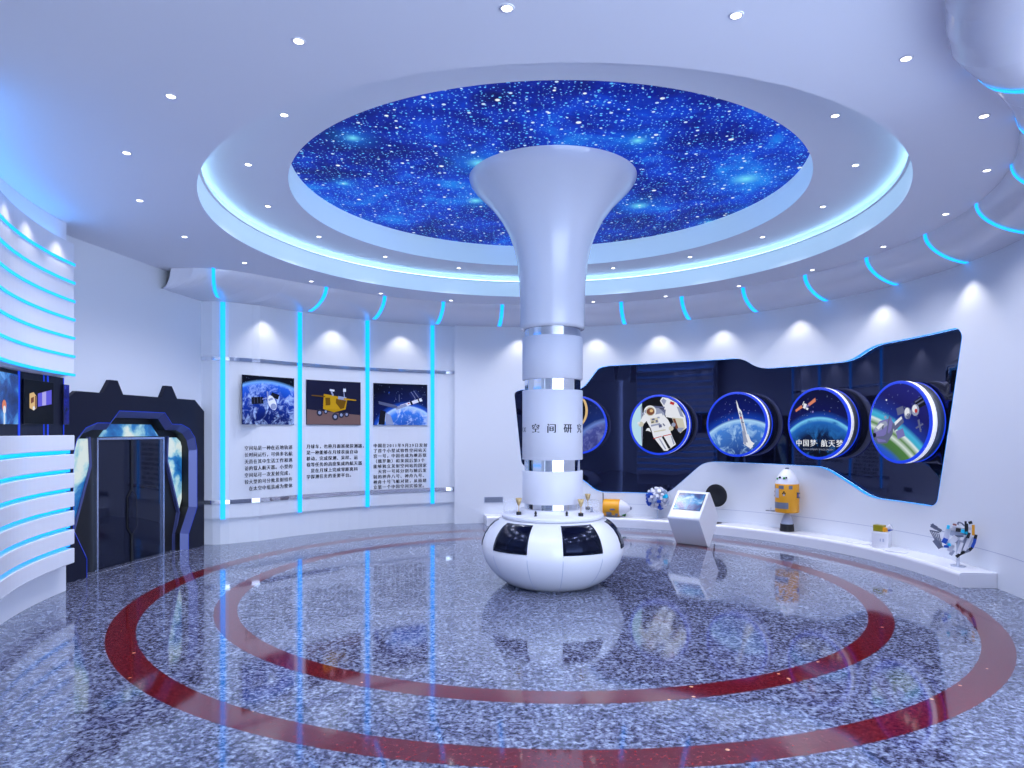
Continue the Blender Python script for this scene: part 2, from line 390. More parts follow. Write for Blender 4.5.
def tube_profile(a, d=0, n=10):
    ri, rw = inner_r(a), wall_r(max(a, -50))-.002
    if a > 161: rw = max(rw, ri+.03)
    rt_ = rw if a > 148 else (ri+.45 if a <= -50 else min(rw, 4.72))
    P = [(ri-d+(rt_-ri+d)*(1-cos(pi/2*i/n)), HC-.001-(DROP+d)*sin(pi/2*i/n)) for i in range(n+1)]
    if a > -50 and not d: P.append((rw, HC-.001-DROP))
    if a <= -50:
        ro = rt_+(rt_-ri)*.9+d
        P += [(rt_+(ro-rt_)*sin(pi/2*i/n), HC-.001-(DROP+d)*cos(pi/2*i/n)) for i in range(1, n+1)]
    return P
def tube(mb, angs, m, d=0):
    rows = [[pol(r, a)+(z,) for r, z in tube_profile(a, d)] for a in angs]
    for A, B in zip(rows, rows[1:]): mb.loft(A, B, m, smooth=True)
    return rows
mb = MB(); tube(mb, [-49.99]+[x*1.0 for x in range(-49, 155)]+[155+.5*i for i in range(15)]+[162.3], 'white')
rows = tube(mb, [-50-.5*i for i in range(14)]+[-57-.5*i for i in range(1, 29)], 'white')
struct(mb.build('trim_3'))
# ------------------------------------------------------------------ cyan light rings on the tube
def ring_label(k):
    names = ['cyan light ring on the big rounded bulkhead end at the top right corner',
             'cyan bulkhead ring cut by the photo edge, next below the big rounded end',
             'cyan bulkhead ring at the right edge, second below the big rounded end',
             'long curved cyan bulkhead ring high above the spacecraft model at the bench end',
             'cyan bulkhead ring above the far right tip of the dark panel',
             'cyan bulkhead ring above the display with the docked space station',
             'cyan bulkhead ring above the display with chinese writing',
             'cyan bulkhead ring above the rocket display',
             'cyan bulkhead ring between the astronaut display and the rocket display',
             'first cyan bulkhead ring right of the white column, above the astronaut display',
             'cyan bulkhead ring hidden behind the white column',
             'first cyan bulkhead ring left of the white column, over bare wall',
             'cyan bulkhead ring over the vertical strip right of the space station picture',
             'cyan bulkhead ring over the strip between rover picture and space station picture',
             'cyan bulkhead ring over the strip between satellite picture and rover picture',
             'cyan bulkhead ring on the curved left end, over the strip nearest the gate']
    return names[k]
for k in range(16):
    a = (-55.5+13.9*k if k else -54.6) if k < 15 else 152.6
    w = .055/2/4.1*180/pi; mb = MB()
    if a < -50: tube(mb, [a-w, a+w], 'cyan', .006)
    else:
        rows = []
        for s_ in (-w, w):
            row = []
            for i in range(13):
                f_ = pi/2*i/12; u_ = 1-cos(f_)
                if k == 15: row.append(pol(4.45+.45*u_, 160.28-6.3*u_+s_)+(HC-.001-(DROP+.006)*sin(f_),))
                else: q = a+2.6*cos(R(a))*u_+s_; r_, z_ = tube_profile(q, .006, 12)[i]; row.append(pol(r_, q)+(z_,))
            rows.append(row)
        mb.loft(rows[0], rows[1], 'cyan', smooth=True)
    own(mb, 'led_ring', pol(inner_r(a), a)+(HC-DROP,), ring_label(k), 'light strip', group='cyan rings around the ceiling bulkhead')
# ------------------------------------------------------------------ graphic bays on the back wall
BAY = [Vector(v) for v in ((-4.11, 9.69), (-3.272, 10.508), (-2.398, 11.285), (-1.383, 11.82))]
def nearest(P):
    best = None
    for p, q in zip(PL, PL[1:]):
        p, q = Vector(p), Vector(q); e = q-p; t = max(0, min(1, (P-p).dot(e)/e.length_squared)); Q = p+e*t
        if best is None or (Q-P).length < best[0]: best = ((Q-P).length, Q, e.normalized())
    return best[1], best[2]
bay_names = ['leftmost vertical cyan light strip, at the rounded wall end by the gate', 'vertical cyan light strip between satellite picture and golden rover picture',
             'vertical cyan light strip between golden rover picture and space station picture', 'vertical cyan light strip right of the space station picture']
for P, nm in zip(BAY, bay_names):
    Q, e = nearest(P); rz = atan2(-e.y, -e.x); T = Matrix.Translation((Q.x, Q.y, 0)) @ Matrix.Rotation(rz, 4, 'Z')
    mb = MB().box(-.033, .033, -.028, -.0185, .36, HC-DROP-.012, 'cyan', T=T)
    own(mb, 'led_strip', (Q.x, Q.y, .36), nm, 'light strip', rz, 'vertical cyan strips on the picture wall')
own(along(PL, .012, 2.617, 2.668, 'chrome', th=.011), 'chrome_rail', (-2.9, 10.9, 2.617), 'thin chrome rail across the wall above the three pictures', 'rail')
own(along(PL, .012, .575, .632, 'chrome', th=.011), 'chrome_rail', (-2.9, 10.9, .575), 'thin chrome rail across the wall below the three text blocks', 'rail')
def bend(mb, parent_loc, r):
    """bend local x around the wall cylinder (concave towards the viewer)"""
    for p in mb.v:
        a = p.x/r; d = r+p.y; p.y = d*cos(a)-r; p.x = d*sin(a)
def local_thing(name, label, cat, a, z, r=4.89, c=C, group=None):
    """an Empty on the wall at angle a; local x runs to the viewer's right, y into the wall"""
    p = pol(r, a, c); return thing(name, label, cat, (p[0], p[1], z), R(a-90), group)
def placed(mb, name, parent, r=None, **kw):
    if r: bend(mb, None, r)
    return mb.build(name, parent, world=False, **kw)
def grid_plane(mb, x0, x1, z0, z1, y, m, n=16):
    vs = [(x0+(x1-x0)*i/n, y, z) for i in range(n+1) for z in (z0, z1)]
    return mb.add(vs, [(2*i, 2*i+2, 2*i+3, 2*i+1) for i in range(n)], m, smooth=True)
def curved_board(mb, x0, x1, z0, z1, y0, y1, m, n=16):
    vs = []
    for i in range(n+1):
        x = x0+(x1-x0)*i/n; vs += [(x, y0, z0), (x, y0, z1), (x, y1, z1), (x, y1, z0)]
    fs = [(4*i+q, 4*i+4+q, 4*i+4+(q+1) % 4, 4*i+(q+1) % 4) for i in range(n) for q in range(4)]+[(0, 1, 2, 3), (4*n+3, 4*n+2, 4*n+1, 4*n)]
    return mb.add(vs, fs, m)
def circ(x, z, r, n=18, sx=1, rot=0, a0=0, a1=360):
    o = []
    for i in range(n if a1-a0 >= 360 else n+1):
        a = R(a0+(a1-a0)*i/n); u, v = r*sx*cos(a), r*sin(a); o.append((x+u*cos(R(rot))-v*sin(R(rot)), z+u*sin(R(rot))+v*cos(R(rot))))
    return o
def rect(x, z, w, h, rot=0):
    c_, s_ = cos(R(rot)), sin(R(rot)); return [(x+u*c_-v*s_, z+u*s_+v*c_) for u, v in ((-w/2, -h/2), (w/2, -h/2), (w/2, h/2), (-w/2, h/2))]
P_ = {k: flat('print_'+k, c) for k, c in dict(white=(235, 238, 245), silver=(150, 160, 190), dark=(18, 20, 34), gold=(195, 150, 15), amber=(112, 78, 8),
      steel=(90, 98, 130), blue=(30, 70, 170), navy=(20, 34, 90), sand=(118, 92, 88), tyre=(42, 44, 62), red=(200, 40, 40)).items()}
earth_a = planet_mat('print_earth_with_clouds', -.02, -1.0, 1.27, [(0, (2, 4, 16)), (.46, (4, 8, 26)), (.5, (120, 180, 240)), (.54, (40, 100, 210)), (.7, (16, 60, 165)), (1, (10, 28, 95))], .5, (190, 215, 250), 9, e=.1, emissive=False)
sky_b = flat('print_dusk_sky', (22, 24, 52))
earth_c = planet_mat('print_bright_earth_limb', .12, -.62, .60, [(0, (2, 5, 26)), (.40, (6, 22, 80)), (.49, (30, 90, 200)), (.52, (190, 225, 255)), (.62, (60, 130, 225)), (1, (20, 60, 150))], .4, (225, 238, 255), 8, e=.1, emissive=False)
def pic_satellite(mb, y):
    mb.decal(rect(-.17, -.005, .18, .10, 5), y, P_['dark']); mb.decal(rect(.10, .075, .12, .07, -18), y, P_['dark'])
    for i in range(3): mb.decal(rect(-.22+.05*i, -.005+.004*i, .004, .09, 5), y-.002, P_['steel'])
    mb.decal(rect(-.03, .035, .14, .012, 15), y-.001, P_['silver'])
    mb.decal(circ(.055, -.03, .115, 18, .52, 22), y-.002, P_['white']); mb.decal(circ(.075, -.085, .045, 14, 1, 0), y-.004, P_['silver'])
    mb.decal(rect(.03, .02, .07, .03, 22), y-.006, P_['silver']); mb.decal(rect(-.015, .09, .02, .09, 5), y-.003, P_['silver'])
def pic_rover(mb, y):
    for i in range(10):
        xa, xb = -.395+.079*i, -.395+.079*(i+1); mb.decal([(xa, -.345), (xb, -.345), (xb, -.15-.1*xb), (xa, -.15-.1*xa)], y, P_['sand'])
    for x, z, r in ((-.21, -.16, .055), (-.12, -.14, .04), (.02, -.22, .06), (.11, -.19, .05), (.19, -.18, .045)):
        mb.decal(circ(x, z, r, 14, .8), y-.003, P_['tyre']); mb.decal(circ(x, z, r*.5, 10, .8), y-.005, P_['silver'])
    mb.decal([(-.15, .14), (.03, .11), (.2, .07), (.17, -.1), (.0, -.15), (-.16, -.1)], y-.007, P_['gold'])
    mb.decal([(.03, .07), (.18, .05), (.15, -.08), (.02, -.12)], y-.009, P_['amber'])
    mb.decal([(-.33, .115), (-.13, .105), (-.13, .085), (-.33, .10)], y-.009, P_['amber']); mb.decal([(.05, .095), (.33, .06), (.33, .045), (.05, .06)], y-.009, P_['gold'])
    mb.decal(rect(-.03, .16, .025, .1, 20), y-.009, P_['silver']); mb.decal(rect(-.03, .2, .07, .03, -10), y-.011, P_['white'])
    mb.decal(rect(.15, .14, .012, .15, 5), y-.009, P_['silver']); mb.decal(rect(.155, .21, .04, .05, 0), y-.011, P_['white'])
    mb.decal(rect(.12, .08, .12, .05, -8), y-.011, P_['silver'])
    mb.decal(rect(-.09, .02, .07, .12, 3), y-.009, P_['amber'])
def pic_station(mb, y):
    mb.decal(rect(.16, .03, .34, .055, 22), y, P_['white']); mb.decal(rect(.02, -.03, .2, .05, 22), y-.002, P_['silver'])
    mb.decal(rect(.16, .03, .03, .07, 22), y-.004, P_['dark']); mb.decal(rect(.27, .075, .02, .07, 22), y-.004, P_['dark'])
    mb.decal(circ(.12, .02, .012, 10), y-.006, P_['red'])
    mb.decal([(-.33, .05), (-.08, -.01), (-.02, -.05), (-.1, -.06), (-.32, 0)], y-.002, P_['steel'])
    mb.decal([(.12, .2), (.23, .26), (.31, .14), (.18, .09)], y-.002, P_['navy'])
    for q in (.3, .65): mb.decal([(.12+.11*q, .2+.06*q), (.125+.11*q, .203+.06*q), (.185+.13*q, .093+.05*q), (.18+.13*q, .09+.05*q)], y-.004, P_['silver'])
    mb.decal(rect(.21, .1, .012, .06, 22), y-.002, P_['silver'])
    mb.decal([(-.33, -.34), (-.24, -.34), (-.22, -.12), (-.3, -.1)], y-.002, P_['dark']); mb.decal([(-.22, -.34), (-.1, -.34), (-.15, -.18), (-.22, -.14)], y-.002, P_['silver'])
    mb.decal(rect(-.02, .11, .01, .12), y-.002, P_['steel']); mb.decal(circ(-.17, .2, .012, 8), y-.002, P_['blue'])
pics = [(144.4, .44, .355, earth_a, pic_satellite, 'picture of a grey satellite over cloudy blue earth, first from the gate'),
        (131.24, .47, .35, sky_b, pic_rover, 'picture of a golden lunar rover on brown ground between two cyan strips'),
        (117.5, .475, .35, earth_c, pic_station, 'picture of a white space station against dark sky and bright earth')]
for a, hw, hh, m, fn, lb in pics:
    t = local_thing('wall_picture', lb, 'picture', a, 2.065, r=4.887, group='pictures on the curved wall')
    placed(curved_board(MB(), -hw, hw, -hh, hh, -.014, -.001, 'blackM'), 'backing_board', t, 4.887)
    pr_ = placed(grid_plane(MB(), -hw, hw, -hh, hh, -.0155, m), 'print', t, 4.887)
    mb = MB(); fn(mb, -.0165)
    for p in mb.v: p.x *= hw/.40
    placed(mb, 'printed_spacecraft', pr_, 4.887)
texts = [(144.3, 1.40, .0975, -.38, ['空间站是一种在近地轨道', '长时间运行，可供多名航', '天员在其中生活工作和巡', '访的载人航天器。小型的', '空间站可一次发射完成，', '较大型的可分批发射组件', '　在太空中组装成为整体'], 'black chinese text block of seven lines below the satellite picture'),
         (131.1, 1.405, .0945, -.375, ['月球车，也称月面巡视探测器，', '是一种能够在月球表面自动', '移动，完成探测、采样、运', '载等任务的高度集成的航天器', '　是在月球上完成零距离科', '学探测任务的重要平台。'], 'black chinese text block of six lines below the golden rover picture'),
         (117.4, 1.405, .0868, -.385, ['中国在2011年9月29日发射', '了首个小型试验性空间站天', '宫一号，中国也成为继苏联', '（俄罗斯）和美国后第3个', '能够独立发射空间站的国家', '　天宫一号将分别与随后发', '射的神舟八号、神舟九号、', '神舟十号飞船对接，从而建', '立第一个中国空间实验室。'], 'black chinese text block of nine lines below the space station picture')]
for a, ztop, dz, x0, lines, lb in texts:
    t = local_thing('wall_text', lb, 'lettering', a, ztop, r=4.887, group='text blocks on the curved wall')
    step = .0745 if len(lines) < 9 else .079; W = {7: .805, 6: .95, 9: .965}[len(lines)]
    for i, ln in enumerate(lines):
        x = -W/2; mb = MB()
        for ch in ln:
            half = ch in '0123456789'
            if ch != '　':
                vs, fs = glyph(ch, .069)
                mb.add([(v.x+x, -.003, v.y-.058-i*dz) for v in vs], fs, 'ink')
            x += step*(.6 if half else 1)
        placed(mb, 'text_line', t, 4.887)
# vent grille on the right wall by the column
t = local_thing('vent_grille', 'small grey wall vent grille low beside the bench end', 'vent', 98.4, .41, RW-.004, C2)
mb = curved_board(MB(), -.17, .17, -.05, .05, -.006, -.001, 'palegrey'); placed(mb, 'frame', t, RW)
mb = MB()
for i in range(6): mb.box(-.155, .155, -.010, -.006, -.04+.0145*i, -.032+.0145*i, 'steel')
placed(mb, 'slats', t, RW)
# ------------------------------------------------------------------ round displays on the dark panel
d_planets = [
 planet_mat('display_violet_moon', .6, -.65, .73, [(0, (4, 10, 50)), (.44, (10, 40, 120)), (.5, (110, 140, 220)), (.56, (70, 80, 165)), (1, (50, 45, 110))], .5, (120, 130, 200), 9, e=.8),
 flat('display_black_sky', (8, 8, 14), .8),
 planet_mat('display_cloudy_earth', .12, -.82, .88, [(0, (3, 8, 55)), (.36, (4, 18, 100)), (.47, (12, 60, 170)), (.5, (170, 215, 250)), (.56, (70, 130, 215)), (1, (20, 40, 120))], .55, (165, 205, 245), 7, e=.95),
 planet_mat('display_earth_at_dusk', .02, -.66, .74, [(0, (3, 4, 30)), (.4, (10, 14, 80)), (.48, (20, 70, 170)), (.505, (120, 205, 245)), (.56, (30, 100, 185)), (.72, (8, 24, 62)), (1, (3, 5, 25))], .5, (35, 105, 180), 6, e=.95),
 planet_mat('display_violet_sky', -.99, -1.78, 2.0, [(0, (30, 30, 120)), (.25, (22, 20, 100)), (.44, (24, 50, 150)), (.5, (70, 180, 225)), (.545, (60, 175, 205)), (.57, (225, 240, 240)), (.63, (85, 130, 70)), (.68, (215, 230, 225)), (.73, (75, 125, 60)), (.82, (70, 115, 70)), (.88, (40, 90, 200)), (1, (30, 70, 190))], .5, None, 5, e=.9)]
E_ = {k: flat('display_'+k, c, .85) for k, c in dict(white=(232, 234, 240), grey=(150, 158, 185), shade=(95, 100, 135), violet=(120, 115, 180), brown=(120, 70, 50), red=(190, 50, 50), orange=(220, 130, 95),
      black=(10, 10, 16), pale=(185, 225, 240), gold=(225, 190, 130), cream=(205, 200, 180)).items()}
def clipc(pts, r=.467): return [(x*min(1, r/max(1e-6, hypot(x, z))), z*min(1, r/max(1e-6, hypot(x, z)))) for x, z in pts]
def d_moon(mb, y):
    mb.decal(clipc(circ(-.2, .25, .37, 48)), y, E_['gold'])
    mb.decal(clipc(circ(-.235, .25, .365, 48)), y-.002, E_['black'])
def d_astronaut(mb, y):
    D = lambda p, m, k=0: mb.decal(clipc(p), y-.002*k, E_[m])
    D([(-.467, .0)]+[(.467*cos(R(q)), .467*sin(R(q))) for q in range(182, 230, 4)]+[(-.285, -.36), (-.27, .05), (-.29, .34)]+[(.467*cos(R(q)), .467*sin(R(q))) for q in range(128, 180, 4)], 'pale')
    D([(-.30, -.2), (-.285, -.36), (-.27, .05), (-.29, .33), (-.31, .3)], 'grey', 1)
    # second figure behind, upper right
    D([(.02, .40), (.06, .46), (.16, .45), (.3, .36), (.44, .14), (.467, -.05), (.4, -.1), (.27, .1), (.12, .13), (.08, .3)], 'white')
    D([(.04, .40), (.08, .44), (.13, .40), (.09, .32)], 'grey', 1); D([(.3, .3), (.36, .28), (.42, .12), (.36, .14)], 'grey', 1); D(rect(.225, .355, .07, .045, -20), 'red', 2)
    D([(.22, .12), (.40, .1), (.44, -.06), (.36, -.14), (.27, -.02)], 'cream', 1); D([(.235, .1), (.275, .1), (.33, -.06), (.29, -.07)], 'brown', 2); D([(.3, -.05), (.42, -.05), (.38, -.12), (.33, -.12)], 'grey', 2)
    D([(-.12, .32), (.1, .3), (.1, .27), (-.1, .28)], 'shade', 1); D([(.0, .27), (.12, .25), (.1, .12), (.03, .12)], 'shade', 1)
    # front figure: life-support pack, torso, arms, legs, helmet
    D([(-.28, .19), (-.2, .28), (.0, .28), (.09, .2), (.13, .04), (.16, -.1), (.02, -.14), (-.12, -.05)], 'grey', 2)
    D([(-.25, .17), (-.13, .16), (.05, .19), (.12, .06), (.15, -.06), (.2, -.06), (.2, -.14), (.04, -.2), (-.1, -.15), (-.14, -.05), (-.2, .05)], 'white', 3)
    D([(-.25, .18), (-.31, .08), (-.32, .0), (-.25, .02), (-.17, .1)], 'white', 4); D(circ(-.30, .01, .045, 12), 'cream', 5); D(circ(-.34, .03, .025, 10), 'white', 5)
    D([(-.16, -.05), (-.2, -.06), (-.22, -.1), (-.18, -.1), (-.13, -.12)], 'white', 4)
    D([(.08, .17), (.16, .08), (.22, -.04), (.18, -.09), (.11, -.02), (.06, .08)], 'white', 4); D(circ(.21, -.06, .04, 12), 'cream', 5); D(circ(.25, .0, .035, 10), 'grey', 4)
    D([(-.12, -.1), (.04, -.16), (.06, -.22), (.185, -.39), (.15, -.43), (.09, -.43), (-.03, -.28), (-.09, -.2)], 'white', 4)
    D([(.04, -.15), (.2, -.12), (.24, -.22), (.29, -.32), (.2, -.39), (.11, -.26)], 'white', 4)
    D([(.055, -.2), (.085, -.19), (.2, -.375), (.165, -.40)], 'black', 6)
    D([(-.09, -.225), (.05, -.185), (.05, -.198), (-.085, -.238)], 'red', 7); D([(.075, -.18), (.21, -.15), (.213, -.163), (.08, -.193)], 'red', 7)
    D([(.0, -.22), (.03, -.24), (.13, -.4), (.11, -.41)], 'grey', 6); D([(.2, -.17), (.225, -.19), (.27, -.31), (.25, -.33)], 'grey', 6)
    D(circ(-.145, .225, .1, 20, 1.05), 'white', 7); D(circ(-.14, .225, .078, 18, 1.0), 'cream', 8); D(circ(-.135, .222, .06, 18, 1.1), 'brown', 9); D(circ(-.12, .235, .025, 10, 1.2), 'gold', 10); D(circ(-.21, .225, .03, 12), 'grey', 8)
    D(rect(-.07, .07, .13, .09, 8), 'cream', 7); D(rect(-.09, .09, .05, .03, 8), 'shade', 8); D(rect(-.03, .06, .035, .04, 8), 'shade', 8); D(rect(-.1, .045, .04, .02, 8), 'black', 9)
    D(rect(-.05, .0, .16, .03, 12), 'grey', 7); D(rect(.03, -.02, .05, .05, 12), 'shade', 8); D(rect(.09, .0, .05, .02, -50), 'shade', 8); D(rect(-.0, .12, .04, .025, 0), 'grey', 8)
    D(rect(.02, -.1, .2, .02, 10), 'cream', 7)
def d_rocket(mb, y):
    D = lambda p, m, k=0: mb.decal(clipc(p), y-.002*k, E_[m])
    D([(.0, .38), (.02, .34), (.045, .26), (.09, .2), (.2, -.22), (.3, -.3), (.21, -.36), (.12, -.3), (.13, -.18), (.035, .2), (.02, .26)], 'white')
    D([(.05, .2), (.075, .2), (.2, -.28), (.16, -.28)], 'grey', 1); D([(.16, -.16), (.2, -.15), (.28, -.34), (.23, -.38)], 'white', 2)
    D([(.1, -.1), (.14, -.12), (.17, -.32), (.13, -.3)], 'grey', 2); D(rect(.085, .1, .025, .03, 15), 'red', 3)
    D(rect(.075, .16, .05, .008, -15), 'black', 3); D(rect(.11, .03, .05, .008, -15), 'black', 3)
    for x, z, s_ in ((-.12, .07, .02), (-.06, .1, .012), (-.1, .2, .011), (.2, .17, .015), (.13, .22, .01), (-.18, .32, .008)): D(circ(x, z, s_, 8, .7), 'violet')
def dream_text(mb, y):
    x = -.36
    for i, ch in enumerate('中国梦·航天梦'):
        sz = .105; vs, fs = glyph(ch, sz)
        ww = .06 if ch == '·' else .118
        mb.add([(v.x+x+(-.02 if ch == '·' else 0), y-.003, v.y-.315) for v in vs], fs, E_['white']); x += ww
    vs, fs = text_geo('CHINA DREAM, SPACE DREAM', .034, 0); w = max(v.x for v in vs)
    mb.add([((v.x-w/2)*1.05, y-.003, v.y-.375) for v in vs], fs, E_['grey'])
def d_dream(mb, y):
    D = lambda p, m, k=0: mb.decal(clipc(p), y-.002*k, E_[m])
    D([(-.37, .2), (-.27, .265), (-.245, .23), (-.36, .17)], 'orange'); D([(-.16, .28), (-.04, .36), (-.03, .31), (-.14, .245)], 'orange')
    D([(-.2, .24), (-.13, .29), (-.13, .255), (-.2, .215)], 'violet', 0); D(rect(-.21, .25, .045, .07, -20), 'white', 1); D(rect(-.17, .21, .035, .03, -20), 'white', 1)
    D(rect(-.235, .29, .01, .06, -25), 'white', 1); D(circ(-.08, .165, .016, 8), 'violet'); D(circ(.19, .165, .01, 8), 'brown')
def d_station(mb, y):
    D = lambda p, m, k=0: mb.decal(clipc(p), y-.002*k, E_[m])
    D([(-.42, -.10), (-.31, .016), (-.136, .055), (-.07, -.02), (-.10, -.15), (-.19, -.26), (-.34, -.27), (-.43, -.2)], 'shade')
    D([(-.42, -.10), (-.31, .016), (-.136, .055), (-.09, .0), (-.12, -.1), (-.25, -.17), (-.40, -.18)], 'violet', 1)
    D([(-.40, -.07), (-.30, .0), (-.2, .02), (-.17, -.03), (-.28, -.09), (-.38, -.12)], 'grey', 2); D([(-.37, -.06), (-.29, -.01), (-.23, -.02), (-.33, -.09)], 'white', 3)
    D(circ(-.40, -.16, .03, 12), 'black', 2); D([(-.36, -.2), (-.22, -.22), (-.2, -.24), (-.33, -.25)], 'violet', 2); D(circ(-.21, .065, .02, 10), 'grey', 3)
    D(rect(-.17, -.05, .02, .26, -12), 'shade', 2); D(rect(-.25, -.06, .012, .05, -10), 'black', 4); D(rect(-.13, -.04, .014, .2, -12), 'violet', 3)
    D([(-.1, -.04), (.06, .07), (.09, .0), (-.06, -.11)], 'shade', 1); D([(-.06, .0), (.05, .07), (.06, .04), (-.05, -.04)], 'white', 2)
    D(rect(.03, .14, .11, .09, 15), 'shade', 0); D(rect(.03, -.14, .12, .1, 20), 'violet', 0)
    D(circ(.15, .105, .07, 18, .75), 'grey', 3); D(circ(.145, .12, .05, 16, .75), 'white', 4); D(circ(.165, .07, .035, 14, .9), 'shade', 4); D(circ(.27, .14, .07, 18, .8), 'grey', 3); D(circ(.262, .155, .045, 16, .8), 'white', 4); D(circ(.285, .13, .025, 12, .8), 'red', 5); D(rect(.215, .12, .05, .05, 15), 'shade', 2)
    D([(.24, .24), (.36, .3), (.43, .2), (.33, .16)], 'black', 2); D([(.26, .24), (.36, .285), (.37, .275), (.27, .225)], 'shade', 3); D([(.3, .21), (.4, .255), (.41, .24), (.31, .195)], 'shade', 3)
    D([(.3, .02), (.33, .03), (.36, -.12), (.34, -.12)], 'shade', 2); D(rect(.33, -.05, .12, .02, 25), 'shade', 2)
    D(circ(-.2, .28, .012, 8), 'white')
disc_data = [(79.8, 'round display with a gold-rimmed planet over a violet moon, partly behind the column', d_moon),
             (62.0, 'round display with a white-suited astronaut on black sky', d_astronaut),
             (45.4, 'round display with a white rocket rising over blue earth', d_rocket),
             (28.3, 'round display with a satellite, dark earth and white chinese lettering', d_dream),
             (11.6, 'round display with a docked space station over green and white earth', d_station)]
for (a, lb, fn), pm_ in zip(disc_data, d_planets):
    t = local_thing('round_display', lb, 'display', a, 1.72, 4.46, C2, 'round displays on the dark panel')
    Ty = Matrix.Rotation(-pi/2, 4, 'X')     # lathe axis z -> local y
    L = lambda prof, m: MB().lathe(prof, n=72, m=m, T=Ty)
    # profile (r, depth) with depth measured into the wall
    L([(0, .205), (.475, .205), (.485, .19), (.485, .078), (.3, .078)], 'grey').build('housing', t, world=False)
    L([(.3, .08), (.498, .08), (.503, .072), (.503, .012), (.497, .004), (.3, .004)], 'rimwhite').build('rim', t, world=False, label='glowing white rim')
    L([(.470, -.006), (.5, -.006), (.505, 0), (.505, .012), (.470, .012)], 'blue').build('light_ring', t, world=False, label='glowing blue ring')
    L([(.46, .202), (.492, .202), (.492, .192), (.46, .192)], 'blue').build('back_light', t, world=False, label='blue glow ring against the panel')
    pic_ = L([(0, -.002), (.473, -.002)], pm_).build('picture', t, world=False)
    mb = MB(); fn(mb, -.004); mb.build('printed_subject', pic_, world=False)
    if fn is d_dream: mb = MB(); dream_text(mb, -.004); mb.build('lettering', pic_, world=False, label='white chinese lettering')
# ------------------------------------------------------------------ downlights
dl = thing('downlight', 'x', 'ceiling light', (0, 0, HC))
MB().lathe([(.026, -.001), (.027, -.006), (.036, -.004), (.038, 0)], n=28, m='whiteM').build('trim_ring', dl, world=False)
MB().lathe([(0, -.004), (.026, -.004)], n=28, m='lens', smooth=False).build('lens', dl, world=False)
sl = bpy.data.lights.new('downlight_beam', 'SPOT'); sl.energy = SPOT_W; sl.spot_size = R(130); sl.spot_blend = 1; sl.shadow_soft_size = .05; sl.color = (.86, .88, 1)
so = bpy.data.objects.new('beam', sl); scene.collection.objects.link(so); so.parent = dl; so.location = (0, 0, -.02)
outs = [-112.8+360/21*k for k in range(21)]; inns = [.15+22.5*k for k in range(16)]
olab = {}
spots_ = [(3.885, a, HC, 'outer') for a in outs]+[(2.95, a, 4.0, 'inner') for a in inns]
comp = ['at the side of the long white bench', 'towards the far right round displays', 'above the way to the astronaut display', 'towards the far wall', 'on the far side near the picture wall', 'above the way to the picture wall', 'towards the gate', 'on the side of the slatted counter', 'nearest the slatted counter and the room entrance', 'on the near left side', 'on the near side of the room', 'on the near right side']
first = True
for r, a, z, kind in spots_:
    p = pol(r, a); o = dl if first else copy_tree(dl); first = False
    o.location = (p[0], p[1], z); aa = a % 360; n_ = round(aa/(17.25 if kind == 'outer' else 22.5))
    def where(d):
        lst = outs if kind == 'outer' else inns
        base = 'flat ceiling' if kind == 'outer' else 'recessed ceiling ring'
        refs = [(0, 'due right of the column'), (22, 'near the station display'), (45, 'near the rocket display'), (67, 'beyond the column, right side'), (90, 'behind the column'),
                (112, 'beyond the column, left side'), (134, 'near the golden rover picture'), (157, 'near the satellite picture'), (180, 'near the gate'), (203, 'near the slatted counter'),
                (225, 'over the near left floor'), (247, 'near left, beside the front one'), (270, 'directly before the column'), (292, 'near right, beside the front one'), (315, 'over the near right floor'), (338, 'near the bench end')]
        best = min(refs, key=lambda q: abs((q[0]-d+180) % 360-180)); return f'white downlight in the {base}, {best[1]}'
    o['label'] = where(aa); o['group'] = 'downlights in the '+('flat ceiling' if kind == 'outer' else 'recessed ceiling ring')
# wall washers tucked against the walls
def washer(p, power, size=96, col=(1, .96, .93)):
    l = bpy.data.lights.new('wall_washer_beam', 'SPOT'); l.energy = power; l.spot_size = R(size); l.spot_blend = .7; l.shadow_soft_size = .012; l.color = col
    o = bpy.data.objects.new('wall_washer_beam', l); scene.collection.objects.link(o); o.location = p
for a in (92.6, 76, 62.35, 49.15, 33.47, 17, -.5): washer(pol(RW-.21, a, C2)+(HC-DROP-.015,), WASH_W)
for a in (145.4, 131.34, 117.32): washer(pol(4.89-.21, a)+(HC-DROP-.015,), WASH_W)
for a in (-156.85, -163.2, -170.65): washer(pol(4.74-.15, a)+(3.56,), WASH_W*.5)
# ------------------------------------------------------------------ central column
CX, CY = .43, 7.25
col = thing('display_column', 'white round column with flared top, chrome bands and rounded white base', 'column', (CX, CY, 0))
cc = (CX, CY)
flare = [(.295, 2.60), (.335, 2.685), (.342, 2.72), (.342, 2.95), (.352, 3.2), (.375, 3.4), (.41, 3.56), (.46, 3.70), (.54, 3.85), (.65, 4.0), (.75, 4.1), (.83, 4.18), (.872, 4.24), (.885, 4.281)]
MB().lathe([(.30, 2.686), (.336, 2.686)]+flare[2:], cc, n=64, m='white').build('flared_capital', col)
def sleeve(z0, z1, r=.32): MB().lathe([(.29, z0), (r-.004, z0), (r, z0+.004), (r, z1-.004), (r-.004, z1), (.29, z1)], cc, n=64, m='whiteM').build('sleeve', col)
for z0, z1 in ((2.149, 2.596), (1.31, 2.037), (.852, 1.194)): sleeve(z0, z1)
for z0, z1 in ((2.59, 2.69), (2.03, 2.155), (1.19, 1.315), (.79, .856)):
    MB().lathe([(.297, z0), (.297, z1)], cc, n=64, m='chrome').build('chrome_band', col)
